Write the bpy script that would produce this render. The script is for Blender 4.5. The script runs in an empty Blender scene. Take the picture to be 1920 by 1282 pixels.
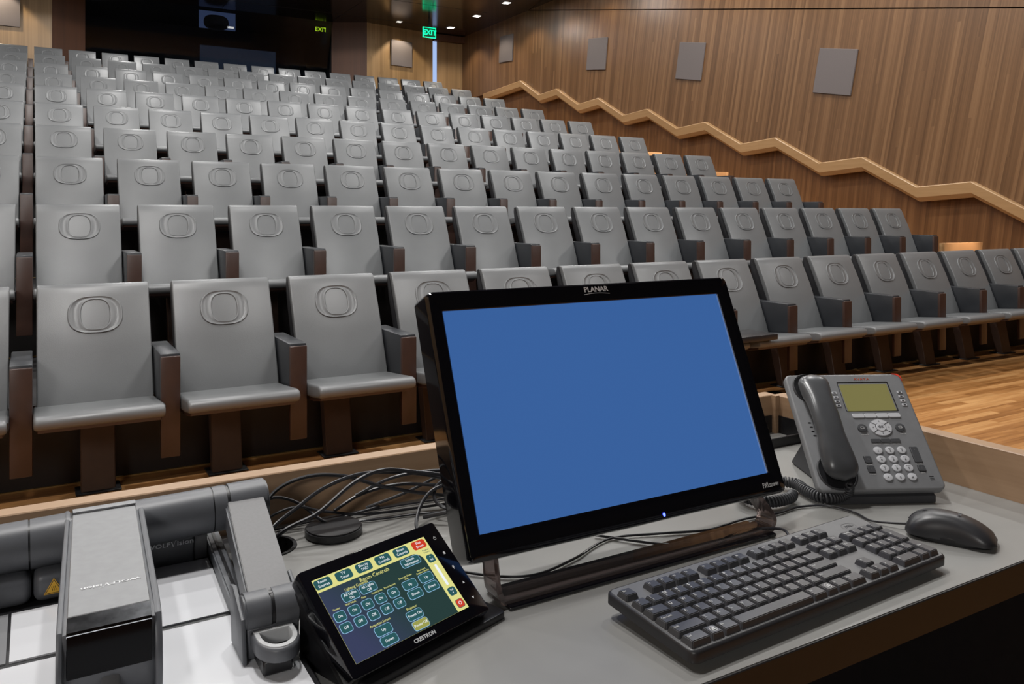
import bpy, bmesh, math, random
from mathutils import Vector, Matrix
random.seed(7)
PI = math.pi
SC = bpy.context.scene
COL = SC.collection
# ------------------------------------------------------------------ camera
F_PX, HOR, YAW, CAMZ = 1541.2, 400.45, 0.5273, 1.25
cd = bpy.data.cameras.new('camera')
cd.sensor_width = 36.0
cd.lens = F_PX / 1920 * 36
cd.shift_y = -(641 - HOR) / 1920
cd.clip_start = 0.02
cam = bpy.data.objects.new('camera', cd)
cam.location = (0, 0, CAMZ)
cam.rotation_euler = (PI / 2, 0, -YAW)
COL.objects.link(cam)
SC.camera = cam
# ------------------------------------------------------------------ world, exposure
w = bpy.data.worlds.new('world'); SC.world = w; w.use_nodes = True
w.node_tree.nodes['Background'].inputs[0].default_value = (0.75, 0.8, 0.9, 1)
w.node_tree.nodes['Background'].inputs[1].default_value = 0.05
SC.view_settings.view_transform = 'Standard'
SC.view_settings.look = 'None'
SC.view_settings.exposure = 0.0
SC.view_settings.gamma = 1.0
SC.view_settings.use_curve_mapping = False
try:
    SC.cycles.max_bounces = 8; SC.cycles.use_denoising = True
    SC.cycles.sample_clamp_indirect = 6
except Exception: pass
# ------------------------------------------------------------------ lights
def area(name, loc, size, power, color=(1, .96, .9), target=None, sy=None, spread=None):
    l = bpy.data.lights.new(name, 'AREA'); l.energy = power; l.color = color
    if sy: l.shape = 'RECTANGLE'; l.size = size; l.size_y = sy
    else: l.shape = 'DISK'; l.size = size
    if spread: l.spread = math.radians(spread)
    o = bpy.data.objects.new(name, l); COL.objects.link(o); o.location = loc
    if target:
        o.rotation_euler = (Vector(target) - Vector(loc)).to_track_quat('-Z', 'Y').to_euler()
    return o
def spot(name, loc, target, power, ang, blend=.3, color=(1, .9, .76), rad=.05):
    l = bpy.data.lights.new(name, 'SPOT'); l.energy = power; l.color = color
    l.spot_size = math.radians(ang); l.spot_blend = blend; l.shadow_soft_size = rad
    o = bpy.data.objects.new(name, l); COL.objects.link(o); o.location = loc
    o.rotation_euler = (Vector(target) - Vector(loc)).to_track_quat('-Z', 'Y').to_euler()
    return o
# house lights straight above the seating
for (y, z, e) in ((3.6, 6.6, 90), (6.6, 6.6, 85), (9.6, 6.6, 85), (13.4, 5.7, 38), (16.4, 5.7, 32)):
    for x in (-1.8, 1.6, 4.9, 7.8):
        area('house_light', (x, y, z), .3, e, (1, .985, .96))
# unseen flood lights, added to brighten the seating and keep off the desk
for x in (-3.0, -.2, 2.6, 5.4, 8.2):
    area('added_flood', (x, 1.2, 3.9), .7, 44, (1, .985, .96), (x + .6, 8.5, 1.9), spread=150)
area('unseen_light', (-3.4, -3.4, 3.4), 1.3, 85, (1, .98, .95), (1, 6, 1.3))  # unseen fill, added to lift the document camera housing
# unseen spotlights, added to brighten the upper rows
for x in (-.5, 2.5, 5.5, 8.0):
    spot('rear_row_fill', (x, 1.2, 6.9), (x * .8 + 1, 14.6, 3.3), 1500, 46, .9, (1, .98, .95), .2)
# light over the lectern
area('unseen_light', (.2, 2.0, 5.6), .45, 120, (1, .975, .95), (0.5, .95, .8))
# wall washers along the right wall
for i in range(8):
    y = 18.14 - 1.37 * i
    spot('wall_wash', (8.83, y, 5.74), (9.35, y, 3.2), 55 if i < 3 else 38, 105, .5, (1, .86, .68))
spot('wall_wash', (7.75, 18.35, 5.74), (7.8, 18.7, 4.4), 60, 96, .25, (1, .86, .66))
spot('wall_wash', (-.75, 18.2, 5.74), (-.75, 18.7, 4.4), 95, 100, .25, (1, .86, .66))
spot('aisle_light', (8.9, 6.5, 5.9), (9.0, 6.9, 1.0), 90, 60, .6, (1, .85, .66))

# ------------------------------------------------------------------ materials
def new_mat(name):
    m = bpy.data.materials.new(name); m.use_nodes = True
    return m, m.node_tree.nodes, m.node_tree.links, m.node_tree.nodes['Principled BSDF']
def plain(name, col, rough=.5, metal=0, noise=0, nscale=30, spec=None, coat=0, bump=0, bscale=400):
    m, N, L, p = new_mat(name)
    p.inputs['Roughness'].default_value = rough; p.inputs['Metallic'].default_value = metal
    p.inputs['Base Color'].default_value = (*col, 1)
    if spec is not None: p.inputs['Specular IOR Level'].default_value = spec
    if coat: p.inputs['Coat Weight'].default_value = coat; p.inputs['Coat Roughness'].default_value = .05
    tc = N.new('ShaderNodeTexCoord')
    if noise:
        t = N.new('ShaderNodeTexNoise'); t.inputs['Scale'].default_value = nscale; t.inputs['Detail'].default_value = 3
        L.new(tc.outputs['Object'], t.inputs['Vector'])
        r = N.new('ShaderNodeMapRange'); r.inputs[1].default_value = .3; r.inputs[2].default_value = .7
        r.inputs[3].default_value = 1 - noise; r.inputs[4].default_value = 1 + noise
        L.new(t.outputs['Fac'], r.inputs[0])
        mx = N.new('ShaderNodeVectorMath'); mx.operation = 'SCALE'; mx.inputs[0].default_value = col
        L.new(r.outputs[0], mx.inputs['Scale']); L.new(mx.outputs[0], p.inputs['Base Color'])
    if bump:
        t = N.new('ShaderNodeTexNoise'); t.inputs['Scale'].default_value = bscale
        L.new(tc.outputs['Object'], t.inputs['Vector'])
        b = N.new('ShaderNodeBump'); b.inputs['Strength'].default_value = bump; b.inputs['Distance'].default_value = .001
        L.new(t.outputs['Fac'], b.inputs['Height']); L.new(b.outputs[0], p.inputs['Normal'])
    return m
def emit(name, col, s, base=(0, 0, 0), rough=.3):
    m, N, L, p = new_mat(name)
    p.inputs['Base Color'].default_value = (*base, 1); p.inputs['Roughness'].default_value = rough
    p.inputs['Emission Color'].default_value = (*col, 1); p.inputs['Emission Strength'].default_value = s
    return m
def wood(name, c0, c1, c2, along, across, rough=.4, strip=.09, length=2.4, lean=None, lo=1.2, hi=26, seam=0, coat=0, contrast=.5, spec=.5):
    """strips of veneer; along / across are world axis letters; lean bends the grain on the side wall"""
    m, N, L, p = new_mat(name)
    g = N.new('ShaderNodeNewGeometry'); s = N.new('ShaderNodeSeparateXYZ'); L.new(g.outputs['Position'], s.inputs[0])
    def math_(op, a, b=None, c=None):
        n = N.new('ShaderNodeMath'); n.operation = op
        for i, v in enumerate((a, b, c)):
            if v is None: continue
            if isinstance(v, (int, float)): n.inputs[i].default_value = v
            else: L.new(v, n.inputs[i])
        return n.outputs[0]
    A = s.outputs[along]; X = s.outputs[across]
    if lean:
        # grain direction turns from upright at the back to 11 degrees near the stage
        k = math_('MULTIPLY', math_('SUBTRACT', 17.5, X), .030)
        k = math_('MINIMUM', math_('MAXIMUM', k, 0), lean)
        X = math_('ADD', X, math_('MULTIPLY', k, math_('SUBTRACT', A, 3)))
    idx = math_('FLOOR', math_('DIVIDE', X, strip))
    wn = N.new('ShaderNodeTexWhiteNoise'); wn.noise_dimensions = '1D'; L.new(idx, wn.inputs['W'])
    off = math_('MULTIPLY', wn.outputs['Value'], 7.31)
    seg = math_('FLOOR', math_('ADD', math_('DIVIDE', A, length), off))
    cmb = N.new('ShaderNodeCombineXYZ'); L.new(idx, cmb.inputs[0]); L.new(seg, cmb.inputs[1])
    wn2 = N.new('ShaderNodeTexWhiteNoise'); wn2.noise_dimensions = '3D'; L.new(cmb.outputs[0], wn2.inputs['Vector'])
    v = N.new('ShaderNodeCombineXYZ')
    L.new(math_('MULTIPLY', X, hi), v.inputs[0]); L.new(math_('MULTIPLY', A, lo), v.inputs[1]); L.new(math_('MULTIPLY', seg, 3.7), v.inputs[2])
    n1 = N.new('ShaderNodeTexNoise'); n1.inputs['Scale'].default_value = 1; n1.inputs['Detail'].default_value = 4; n1.inputs['Roughness'].default_value = .6
    L.new(v.outputs[0], n1.inputs['Vector'])
    v2 = N.new('ShaderNodeCombineXYZ')
    L.new(math_('MULTIPLY', X, hi * .16), v2.inputs[0]); L.new(math_('MULTIPLY', A, lo * .5), v2.inputs[1])
    n2 = N.new('ShaderNodeTexNoise'); n2.inputs['Scale'].default_value = 1; n2.inputs['Detail'].default_value = 2
    L.new(v2.outputs[0], n2.inputs['Vector'])
    f = math_('ADD', math_('MULTIPLY', math_('SUBTRACT', n1.outputs['Fac'], .5), 1.5 * contrast + .3), math_('MULTIPLY', math_('SUBTRACT', wn2.outputs['Value'], .5), contrast))
    f = math_('ADD', f, math_('MULTIPLY', math_('SUBTRACT', n2.outputs['Fac'], .5), .8 * contrast))
    f = math_('ADD', f, .5)
    r = N.new('ShaderNodeValToRGB'); L.new(f, r.inputs[0])
    e = r.color_ramp.elements; e[0].position = .1; e[0].color = (*c0, 1); e[1].position = .9; e[1].color = (*c2, 1)
    q = e.new(.5); q.color = (*c1, 1)
    col = r.outputs[0]
    if seam:
        fr = math_('FRACT', math_('DIVIDE', X, strip))
        d = math_('MULTIPLY', math_('LESS_THAN', fr, seam), .35)
        mx = N.new('ShaderNodeMixRGB'); mx.blend_type = 'MULTIPLY'; L.new(d, mx.inputs[0]); L.new(col, mx.inputs[1]); mx.inputs[2].default_value = (.2, .12, .07, 1)
        col = mx.outputs[0]
    L.new(col, p.inputs['Base Color']); p.inputs['Roughness'].default_value = rough; p.inputs['Specular IOR Level'].default_value = spec
    if coat: p.inputs['Coat Weight'].default_value = coat; p.inputs['Coat Roughness'].default_value = .15
    return m
M = {}
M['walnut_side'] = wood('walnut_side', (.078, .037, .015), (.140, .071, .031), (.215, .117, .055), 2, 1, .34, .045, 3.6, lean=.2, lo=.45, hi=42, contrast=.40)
M['walnut_low'] = wood('walnut_low', (.078, .032, .010), (.135, .060, .021), (.195, .094, .036), 2, 1, .4, .045, 3.6, lean=.12, lo=.45, hi=42, contrast=.40)
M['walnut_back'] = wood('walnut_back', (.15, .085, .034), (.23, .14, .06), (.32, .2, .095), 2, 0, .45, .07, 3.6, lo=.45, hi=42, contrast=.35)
M['red_wood'] = wood('red_wood', (.045, .014, .004), (.065, .021, .006), (.085, .030, .010), 2, 0, .5, .07, 3.1, lo=.9, hi=30, contrast=.3)
M['maple'] = wood('maple', (.26, .150, .066), (.325, .195, .090), (.40, .25, .125), 1, 2, .4, .5, 3.0, lo=1.5, hi=30, contrast=.25)
M['rail_oak'] = wood('rail_oak', (.30, .18, .10), (.39, .25, .15), (.48, .32, .2), 0, 2, .4, .6, 9.0, lo=3.0, hi=120, contrast=.3)
M['rail_oak_side'] = wood('rail_oak_side', (.30, .18, .10), (.39, .25, .15), (.48, .32, .2), 1, 2, .4, .6, 9.0, lo=3.0, hi=120, contrast=.3)
M['floor_wood'] = wood('floor_wood', (.23, .090, .022), (.41, .185, .058), (.58, .31, .12), 0, 1, .33, .062, .62, lo=1.6, hi=30, contrast=.62, seam=.05)
M['step_wood'] = wood('step_wood', (.3, .15, .06), (.42, .23, .1), (.55, .33, .16), 0, 1, .4, .062, .9, lo=1.6, hi=30, contrast=.4)
M['ceiling'] = plain('ceiling_panel', (.028, .018, .013), .16, noise=.1, nscale=2)
M['leather'] = plain('grey_leather', (.112, .116, .120), .36, noise=.05, nscale=6, bump=.25, bscale=260, spec=.55)
M['leather_dark'] = plain('charcoal_leather', (.021, .023, .027), .36, noise=.08, nscale=10, bump=.2, bscale=260)
M['shell'] = plain('black_shell', (.012, .012, .014), .45, noise=.1)
M['lacquer'] = plain('brown_lacquer', (.036, .017, .012), .38, noise=.2, nscale=8)
M['bronze'] = plain('bronze_steel', (.055, .031, .022), .40, noise=.15, nscale=10)
M['carpet'] = plain('black_carpet', (.012, .011, .012), .95, noise=.3, nscale=60)
M['riser'] = plain('riser_panel', (.009, .006, .006), .55, noise=.3, nscale=4)
M['brass'] = plain('brass', (.36, .24, .09), .4, metal=.6, noise=.1)
M['panel'] = plain('speaker_cloth', (.120, .103, .102), .85, noise=.06, nscale=200)
M['dark'] = plain('dark_wall', (.015, .014, .016), .8, noise=.1)
M['desk'] = plain('desk_laminate', (.235, .232, .222), .36, noise=.03, nscale=14, bump=.06, bscale=900)
M['fascia'] = plain('desk_edge', (.008, .0065, .0065), .5, noise=.15)
M['blk'] = plain('black_plastic', (.012, .012, .014), .38, noise=.1, nscale=60)
M['piano'] = plain('piano_black', (.004, .004, .006), .06, noise=.1, coat=.5)
M['dark_glass'] = plain('dark_glass', (.003, .003, .004), .12, noise=.1, spec=.12)
M['kb_body'] = plain('keyboard_black', (.028, .028, .031), .36, noise=.06, nscale=60)
M['kb_frame'] = plain('keyboard_frame', (.135, .135, .138), .42, noise=.05, nscale=60)
M['key'] = plain('keycap', (.062, .062, .067), .33, noise=.06, nscale=60, bump=.1, bscale=2500)
M['legend'] = plain('legend_white', (.62, .62, .62), .6, noise=.02)
M['legend_dim'] = plain('legend_grey', (.16, .16, .165), .5, noise=.02)
M['cable'] = plain('cable_black', (.022, .022, .026), .32, noise=.1)
M['ph_body'] = plain('phone_grey', (.21, .215, .225), .42, noise=.04, nscale=60, bump=.08, bscale=2500)
M['ph_base'] = plain('phone_base', (.04, .041, .046), .5, noise=.05)
M['ph_hand'] = plain('handset_grey', (.075, .078, .084), .28, noise=.05, nscale=60)
M['ph_key'] = plain('phone_key_silver', (.58, .59, .62), .35, noise=.03)
M['ph_dkey'] = plain('phone_key_dark', (.07, .072, .078), .4, noise=.03)
M['lcd'] = plain('lcd_green', (.31, .295, .115), .22, noise=.02, nscale=8)
M['red'] = emit('red_plastic', (.9, .08, .05), .12, (.6, .05, .03))
M['vz'] = plain('camera_grey', (.105, .110, .122), .4, noise=.04, nscale=60, bump=.08, bscale=2500)
M['vz_dark'] = plain('camera_dark_grey', (.055, .057, .062), .42, noise=.04, nscale=60)
M['silver'] = plain('brushed_silver', (.27, .275, .285), .5, metal=.15, noise=.05, nscale=90)
M['plate'] = plain('arm_cover_grey', (.17, .17, .175), .55, noise=.05, nscale=300)
M['chrome'] = plain('chrome', (.6, .62, .66), .12, metal=1, noise=.35, nscale=90)
M['vz_white'] = plain('working_surface', (.72, .73, .76), .12, noise=.02, nscale=5)
M['vz_glass'] = plain('grey_glass', (.26, .265, .275), .12, noise=.02, nscale=5)
M['white'] = plain('white_print', (.75, .76, .78), .5, noise=.02)
M['light_grey'] = plain('light_grey', (.5, .51, .52), .4, noise=.03)
M['yellow'] = plain('warning_yellow', (.85, .48, .04), .5, noise=.05)
M['screen'] = emit('monitor_screen', (.044, .130, .37), .9, (.004, .004, .006), .12)
M['brand_red'] = plain('brand_red', (.42, .085, .04), .5)
M['led'] = emit('blue_led', (.05, .08, 1), 8)
M['ui_navy'] = emit('ui_navy', (.035, .045, .10), .9, (.01, .01, .01), .12)
M['ui_green'] = emit('ui_dark_green', (.018, .048, .045), .9, (.01, .01, .01), .12)
M['ui_yellow'] = emit('ui_yellow', (.72, .70, .25), 1, (.01, .01, .01), .12)
M['ui_btn'] = emit('ui_button', (.02, .10, .11), .9, (.01, .01, .01), .12)
M['ui_line'] = emit('ui_outline', (.30, .55, .80), .9, (.01, .01, .01), .12)
M['ui_text'] = emit('ui_text_white', (.85, .9, .95), 1)
M['ui_ytext'] = emit('ui_text_yellow', (.8, .78, .25), .9)
M['ui_red'] = emit('ui_red', (.65, .05, .02), .9)
M['ui_olive'] = emit('ui_olive', (.35, .36, .08), .9)
M['exit_green'] = emit('exit_green', (.0, .75, .3), 2.2)
M['exit_dark'] = emit('exit_face', (.0, .10, .04), .6)
M['exit_yellow'] = emit('exit_yellow_green', (.55, .85, .02), 1.4)
M['lamp'] = emit('lamp_glow', (1, .93, .82), 9)
M['lamp_dim'] = emit('lamp_glow_dim', (1, .93, .82), 1.1)
M['door_light'] = emit('door_daylight', (.38, .52, .85), 1.0)
M['booth_light'] = emit('port_glow', (.06, .085, .17), .6)
M['booth_low'] = emit('booth_panel_light', (.02, .03, .05), .55)
m, N, L, p = new_mat('booth_glass'); M['booth_glass'] = m
p.inputs['Base Color'].default_value = (.5, .55, .62, 1); p.inputs['Roughness'].default_value = .03
p.inputs['Transmission Weight'].default_value = 1; p.inputs['IOR'].default_value = 1.3
m, N, L, p = new_mat('smoked_acrylic'); M['smoke'] = m
p.inputs['Base Color'].default_value = (.30, .24, .23, 1); p.inputs['Roughness'].default_value = .04
p.inputs['Transmission Weight'].default_value = .75; p.inputs['Coat Weight'].default_value = .5

m, N, L, p = new_mat('ui_background'); M['ui_green'] = m
p.inputs['Base Color'].default_value = (.01, .01, .01, 1); p.inputs['Roughness'].default_value = .12
tc = N.new('ShaderNodeTexCoord'); sp = N.new('ShaderNodeSeparateXYZ'); L.new(tc.outputs['Generated'], sp.inputs[0])
ad = N.new('ShaderNodeMath'); ad.operation = 'ADD'; L.new(sp.outputs[0], ad.inputs[0]); L.new(sp.outputs[1], ad.inputs[1])
cr = N.new('ShaderNodeValToRGB'); L.new(ad.outputs[0], cr.inputs[0])
cr.color_ramp.elements[0].position = .35; cr.color_ramp.elements[0].color = (.040, .050, .115, 1)
cr.color_ramp.elements[1].position = 1.0; cr.color_ramp.elements[1].color = (.016, .045, .042, 1)
L.new(cr.outputs[0], p.inputs['Emission Color']); p.inputs['Emission Strength'].default_value = .9
# ------------------------------------------------------------------ mesh helpers
class MB:
    def __init__(s): s.v = []; s.f = []; s.m = []; s.mats = []
    def mi(s, mat):
        if mat not in s.mats: s.mats.append(mat)
        return s.mats.index(mat)
    def raw(s, vs, fs, mat, T=None):
        o = len(s.v); k = s.mi(mat)
        for v in vs: s.v.append(tuple(T @ Vector(v)) if T is not None else tuple(v))
        for f in fs: s.f.append(tuple(i + o for i in f)); s.m.append(k)
        return s
    def bm(s, b, mat, T=None):
        b.verts.index_update()
        s.raw([v.co.copy() for v in b.verts], [[v.index for v in f.verts] for f in b.faces], mat, T); b.free(); return s
    def box(s, x0, x1, y0, y1, z0, z1, mat, bev=0, seg=2, T=None):
        b = bmesh.new(); bmesh.ops.create_cube(b, size=1)
        for v in b.verts:
            v.co = Vector(((x0 + x1) / 2 + v.co.x * (x1 - x0), (y0 + y1) / 2 + v.co.y * (y1 - y0), (z0 + z1) / 2 + v.co.z * (z1 - z0)))
        if bev: bmesh.ops.bevel(b, geom=list(b.edges), offset=bev, segments=seg, affect='EDGES', profile=.5)
        return s.bm(b, mat, T)
    def prism(s, pts, a, b_, mat, axis='z', bev=0, seg=2, T=None, side_only=True):
        """extrude polygon pts (2D) from a to b along axis; axes order: z:(x,y), x:(y,z), y:(x,z)"""
        def P(u, v, w):
            return {'z': (u, v, w), 'x': (w, u, v), 'y': (u, w, v)}[axis]
        b = bmesh.new(); lo = [b.verts.new(P(u, v, a)) for u, v in pts]; hi = [b.verts.new(P(u, v, b_)) for u, v in pts]
        n = len(pts); f0 = b.faces.new(lo[::-1]); f1 = b.faces.new(hi)
        for i in range(n): b.faces.new((lo[i], lo[(i + 1) % n], hi[(i + 1) % n], hi[i]))
        bmesh.ops.recalc_face_normals(b, faces=list(b.faces))
        if bev:
            bmesh.ops.bevel(b, geom=list(set(list(f0.edges) + list(f1.edges))), offset=bev, segments=seg, affect='EDGES', profile=.5)
        return s.bm(b, mat, T)
    def cyl(s, c, r, h, mat, axis='z', n=24, r2=None, bev=0, T=None):
        pts = [(math.cos(2 * PI * i / n), math.sin(2 * PI * i / n)) for i in range(n)]
        r2 = r if r2 is None else r2
        b = bmesh.new()
        def P(u, v, w):
            q = {'z': (u, v, w), 'x': (w, u, v), 'y': (u, w, v)}[axis]
            return (c[0] + q[0], c[1] + q[1], c[2] + q[2])
        lo = [b.verts.new(P(u * r, v * r, 0)) for u, v in pts]; hi = [b.verts.new(P(u * r2, v * r2, h)) for u, v in pts]
        f0 = b.faces.new(lo[::-1]); f1 = b.faces.new(hi)
        for i in range(n): b.faces.new((lo[i], lo[(i + 1) % n], hi[(i + 1) % n], hi[i]))
        bmesh.ops.recalc_face_normals(b, faces=list(b.faces))
        if bev: bmesh.ops.bevel(b, geom=list(set(list(f0.edges) + list(f1.edges))), offset=bev, segments=2, affect='EDGES')
        return s.bm(b, mat, T)
    def tube(s, path, r, mat, n=8, T=None, closed=False):
        path = [Vector(p) for p in path]; vs = []; fs = []; m = len(path)
        up = Vector((0, 0, 1)); prev = None
        for i, p in enumerate(path):
            d = (path[(i + 1) % m] - path[i - 1]) if closed else (path[min(i + 1, m - 1)] - path[max(i - 1, 0)])
            d.normalize()
            if prev is None:
                a = d.cross(up if abs(d.z) < .9 else Vector((1, 0, 0))).normalized()
            else:
                a = (prev - d * prev.dot(d)).normalized()
            prev = a; b = d.cross(a)
            for k in range(n):
                t = 2 * PI * k / n; vs.append(p + (a * math.cos(t) + b * math.sin(t)) * r)
        for i in range(m if closed else m - 1):
            j = (i + 1) % m
            for k in range(n):
                fs.append((i * n + k, i * n + (k + 1) % n, j * n + (k + 1) % n, j * n + k))
        if not closed: fs.append(tuple(range(n))[::-1]); fs.append(tuple((m - 1) * n + k for k in range(n)))
        return s.raw(vs, fs, mat, T)
    def ring(s, outer, inner, prof, mat, T=None):
        """ring between two closed 2D outlines; prof = [(t, height)] from the outer edge to the inner"""
        n = len(outer); vs = []; fs = []
        for t, h in prof:
            for (a, b), (c, d) in zip(outer, inner): vs.append((a + (c - a) * t, b + (d - b) * t, h))
        for j in range(len(prof) - 1):
            for i in range(n):
                fs.append((j * n + i, j * n + (i + 1) % n, (j + 1) * n + (i + 1) % n, (j + 1) * n + i))
        return s.raw(vs, fs, mat, T)
    def text(s, txt, size, mat, T, h=.0002, align='CENTER', bold=0, sx=1):
        vs, fs = text_mesh(txt, size, align, h, bold)
        if sx != 1: vs = [(x * sx, y, z) for x, y, z in vs]
        return s.raw(vs, fs, mat, T)
    def build(s, name, parent=None, smooth=True, ang=38, label=None):
        me = bpy.data.meshes.new(name); me.from_pydata(s.v, [], s.f)
        for k in s.mats: me.materials.append(M[k])
        me.polygons.foreach_set('material_index', s.m); me.update()
        if smooth:
            me.polygons.foreach_set('use_smooth', [True] * len(me.polygons))
            me.set_sharp_from_angle(angle=math.radians(ang))
        o = bpy.data.objects.new(name, me); COL.objects.link(o)
        if parent: o.parent = parent
        if label: o['label'] = label
        return o
_tc = {}
def text_mesh(txt, size, align, h, bold):
    key = (txt, size, align, h, bold)
    if key in _tc: return _tc[key]
    cu = bpy.data.curves.new('t', 'FONT'); cu.body = txt; cu.size = size; cu.align_x = align; cu.align_y = 'CENTER'
    cu.extrude = h; cu.offset = bold; cu.resolution_u = 2
    o = bpy.data.objects.new('t', cu); COL.objects.link(o)
    dg = bpy.context.evaluated_depsgraph_get()
    me = bpy.data.meshes.new_from_object(o.evaluated_get(dg))
    vs = [tuple(v.co) for v in me.vertices]; fs = [tuple(p.vertices) for p in me.polygons]
    bpy.data.objects.remove(o); bpy.data.curves.remove(cu); bpy.data.meshes.remove(me)
    _tc[key] = (vs, fs); return _tc[key]
def thing(name, label, cat, loc=(0, 0, 0), group=None, rotz=0):
    o = bpy.data.objects.new(name, None); COL.objects.link(o); o.empty_display_size = .05
    o.location = loc; o.rotation_euler = (0, 0, rotz); o['label'] = label; o['category'] = cat
    if group: o['group'] = group
    return o
def tag(o, label, cat, group=None):
    o['label'] = label; o['category'] = cat
    if group: o['group'] = group
    return o
def struct(o): o['kind'] = 'structure'; return o
def rrect(w, h, r, n=5, cx=0, cy=0):
    pts = []
    for (sx, sy, a0) in ((1, 1, 0), (-1, 1, 90), (-1, -1, 180), (1, -1, 270)):
        for i in range(n + 1):
            a = math.radians(a0 + 90 * i / n)
            pts.append((cx + sx * (w / 2 - r) + r * math.cos(a), cy + sy * (h / 2 - r) + r * math.sin(a)))
    return pts
def superell(a, b, e, n=48, cx=0, cy=0):
    out = []
    for i in range(n):
        t = 2 * PI * i / n; c, s_ = math.cos(t), math.sin(t)
        out.append((cx + a * math.copysign(abs(c) ** (2 / e), c), cy + b * math.copysign(abs(s_) ** (2 / e), s_)))
    return out
def spline(pts, k=8, closed=False):
    P = [Vector(p) for p in pts]; n = len(P); out = []
    for i in range(n if closed else n - 1):
        p1, p2 = P[i], P[(i + 1) % n]
        p0 = P[i - 1] if (i > 0 or closed) else p1 * 2 - p2
        p3 = P[(i + 2) % n] if (i + 2 < n or closed) else p2 * 2 - p1
        for j in range(k):
            t = j / k
            out.append(.5 * ((2 * p1) + (p2 - p0) * t + (2 * p0 - 5 * p1 + 4 * p2 - p3) * t * t + (3 * p1 - p0 - 3 * p2 + p3) * t ** 3))
    if not closed: out.append(P[-1])
    return out
def TR(x, y, z): return Matrix.Translation((x, y, z))
def plane_T(o, phi, tau):
    """local x along the bottom edge, y up the face, z out of it"""
    phi, tau = math.radians(phi), math.radians(tau)
    e = Vector((math.cos(phi), math.sin(phi), 0)); g = Vector((-math.sin(phi) * math.cos(tau), math.cos(phi) * math.cos(tau), math.sin(tau)))
    n = e.cross(g); m = Matrix((e, g, n)).transposed().to_4x4(); m.translation = Vector(o); return m

# ================================================================== room
DY, DZ, Y0 = 1.4823, .3789, 4.224
ROW5 = -.07
TIER0 = 4.33
YB = 19.0          # rear wall
CZ = 5.8
XL = -4.5
b = MB().box(XL, 12.5, -5, TIER0 + .02, -.1, 0, 'floor_wood'); struct(b.build('floor', smooth=False))
for k in range(1, 10):
    ya = TIER0 + DY * (k - 1); yb = TIER0 + DY * k if k < 9 else YB + 3
    z = DZ * k
    struct(MB().box(XL, 8.46, ya, yb + .02, z - .6, z, 'carpet').build('floor', smooth=False))
    struct(MB().box(XL, 8.455, ya - .02, ya, z - DZ, z, 'riser').build('trim_%d' % k, smooth=False))
    struct(MB().box(XL, 8.455, ya - .032, ya - .02, z - DZ, z - DZ + .006, 'brass').build('trim_%d' % (k + 20), smooth=False))
    # side aisle, two wooden steps to a row
    struct(MB().box(8.46, 9.72, ya, yb + .02, z - .6, z, 'step_wood').build('floor', smooth=False))
    struct(MB().box(8.46, 9.72, ya - .74, ya, z - DZ, z - DZ / 2, 'step_wood').build('floor', smooth=False))
# ceiling
b = MB().box(XL, 12.5, 12.2, YB + .03, CZ, CZ + .2, 'ceiling')
struct(b.build('ceiling', smooth=False))
struct(MB().box(XL, 12.5, -5, 12.2, 7.4, 7.6, 'dark').build('ceiling', smooth=False))
struct(MB().box(XL, 12.5, YB + .03, YB + 3, CZ, CZ + .2, 'carpet').build('ceiling', smooth=False))
struct(MB().box(XL, 12.5, 12.0, 12.2, CZ, 7.6, 'dark').build('ceiling', smooth=False))
sm = MB()
for x in (-1.4, 1.1, 3.6, 6.1): sm.box(x - .006, x + .006, 12.3, YB - .1, CZ - .002, CZ + .01, 'dark')
for y in (14.2, 16.4, 18.2): sm.box(XL, 8.9, y - .006, y + .006, CZ - .002, CZ + .01, 'dark')
struct(sm.build('trim_40', smooth=False))
# outer walls that close the hall
struct(MB().box(XL - .1, XL, -5, YB + 3, -.1, 7.5, 'walnut_back').build('wall_left', smooth=False))
struct(MB().box(XL, 12.5, -5.1, -5, -.1, 7.5, 'dark').build('wall_front', smooth=False))
# right wall: lower plane set back, upper plane in front, zigzag handrail between
kx = 9.52 / 9.56
def wy(y): return y * kx
def wz(z): return CAMZ + (z - CAMZ) * kx
pk = [(5.647 + 1.4815 * i, 1.63 + .3768 * i) for i in range(8)]
zig = []
for i, (y, z) in enumerate(pk):
    zig.append((y - .795, z - .42)); zig.append((y, z))
zig = [(zig[0][0] - .69, zig[0][1] + .045)] + zig
zig = [(zig[0][0] - .8, zig[0][1] - .42)] + zig
zig = [(zig[0][0] - .69, zig[0][1] + .045)] + zig
zig += [(17.8, 4.19)]
zig = [(wy(y), wz(z)) for y, z in zig]
seam = lambda y: 5.80 + (y - 15.75) * .211
y_s = 15.75
lowpoly = [(-5, zig[0][1])] + zig + [(YB + .1, zig[-1][1]), (YB + .1, CZ + .1), (y_s, seam(y_s))] + [(-5, seam(-5))]
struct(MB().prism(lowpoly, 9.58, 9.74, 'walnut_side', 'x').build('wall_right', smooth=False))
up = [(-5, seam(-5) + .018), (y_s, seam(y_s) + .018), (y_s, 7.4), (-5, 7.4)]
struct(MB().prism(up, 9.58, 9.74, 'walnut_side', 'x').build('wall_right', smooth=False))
struct(MB().box(9.72, 9.85, -5, YB + 3, -.1, 7.5, 'walnut_low').build('wall_right', smooth=False))
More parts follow.
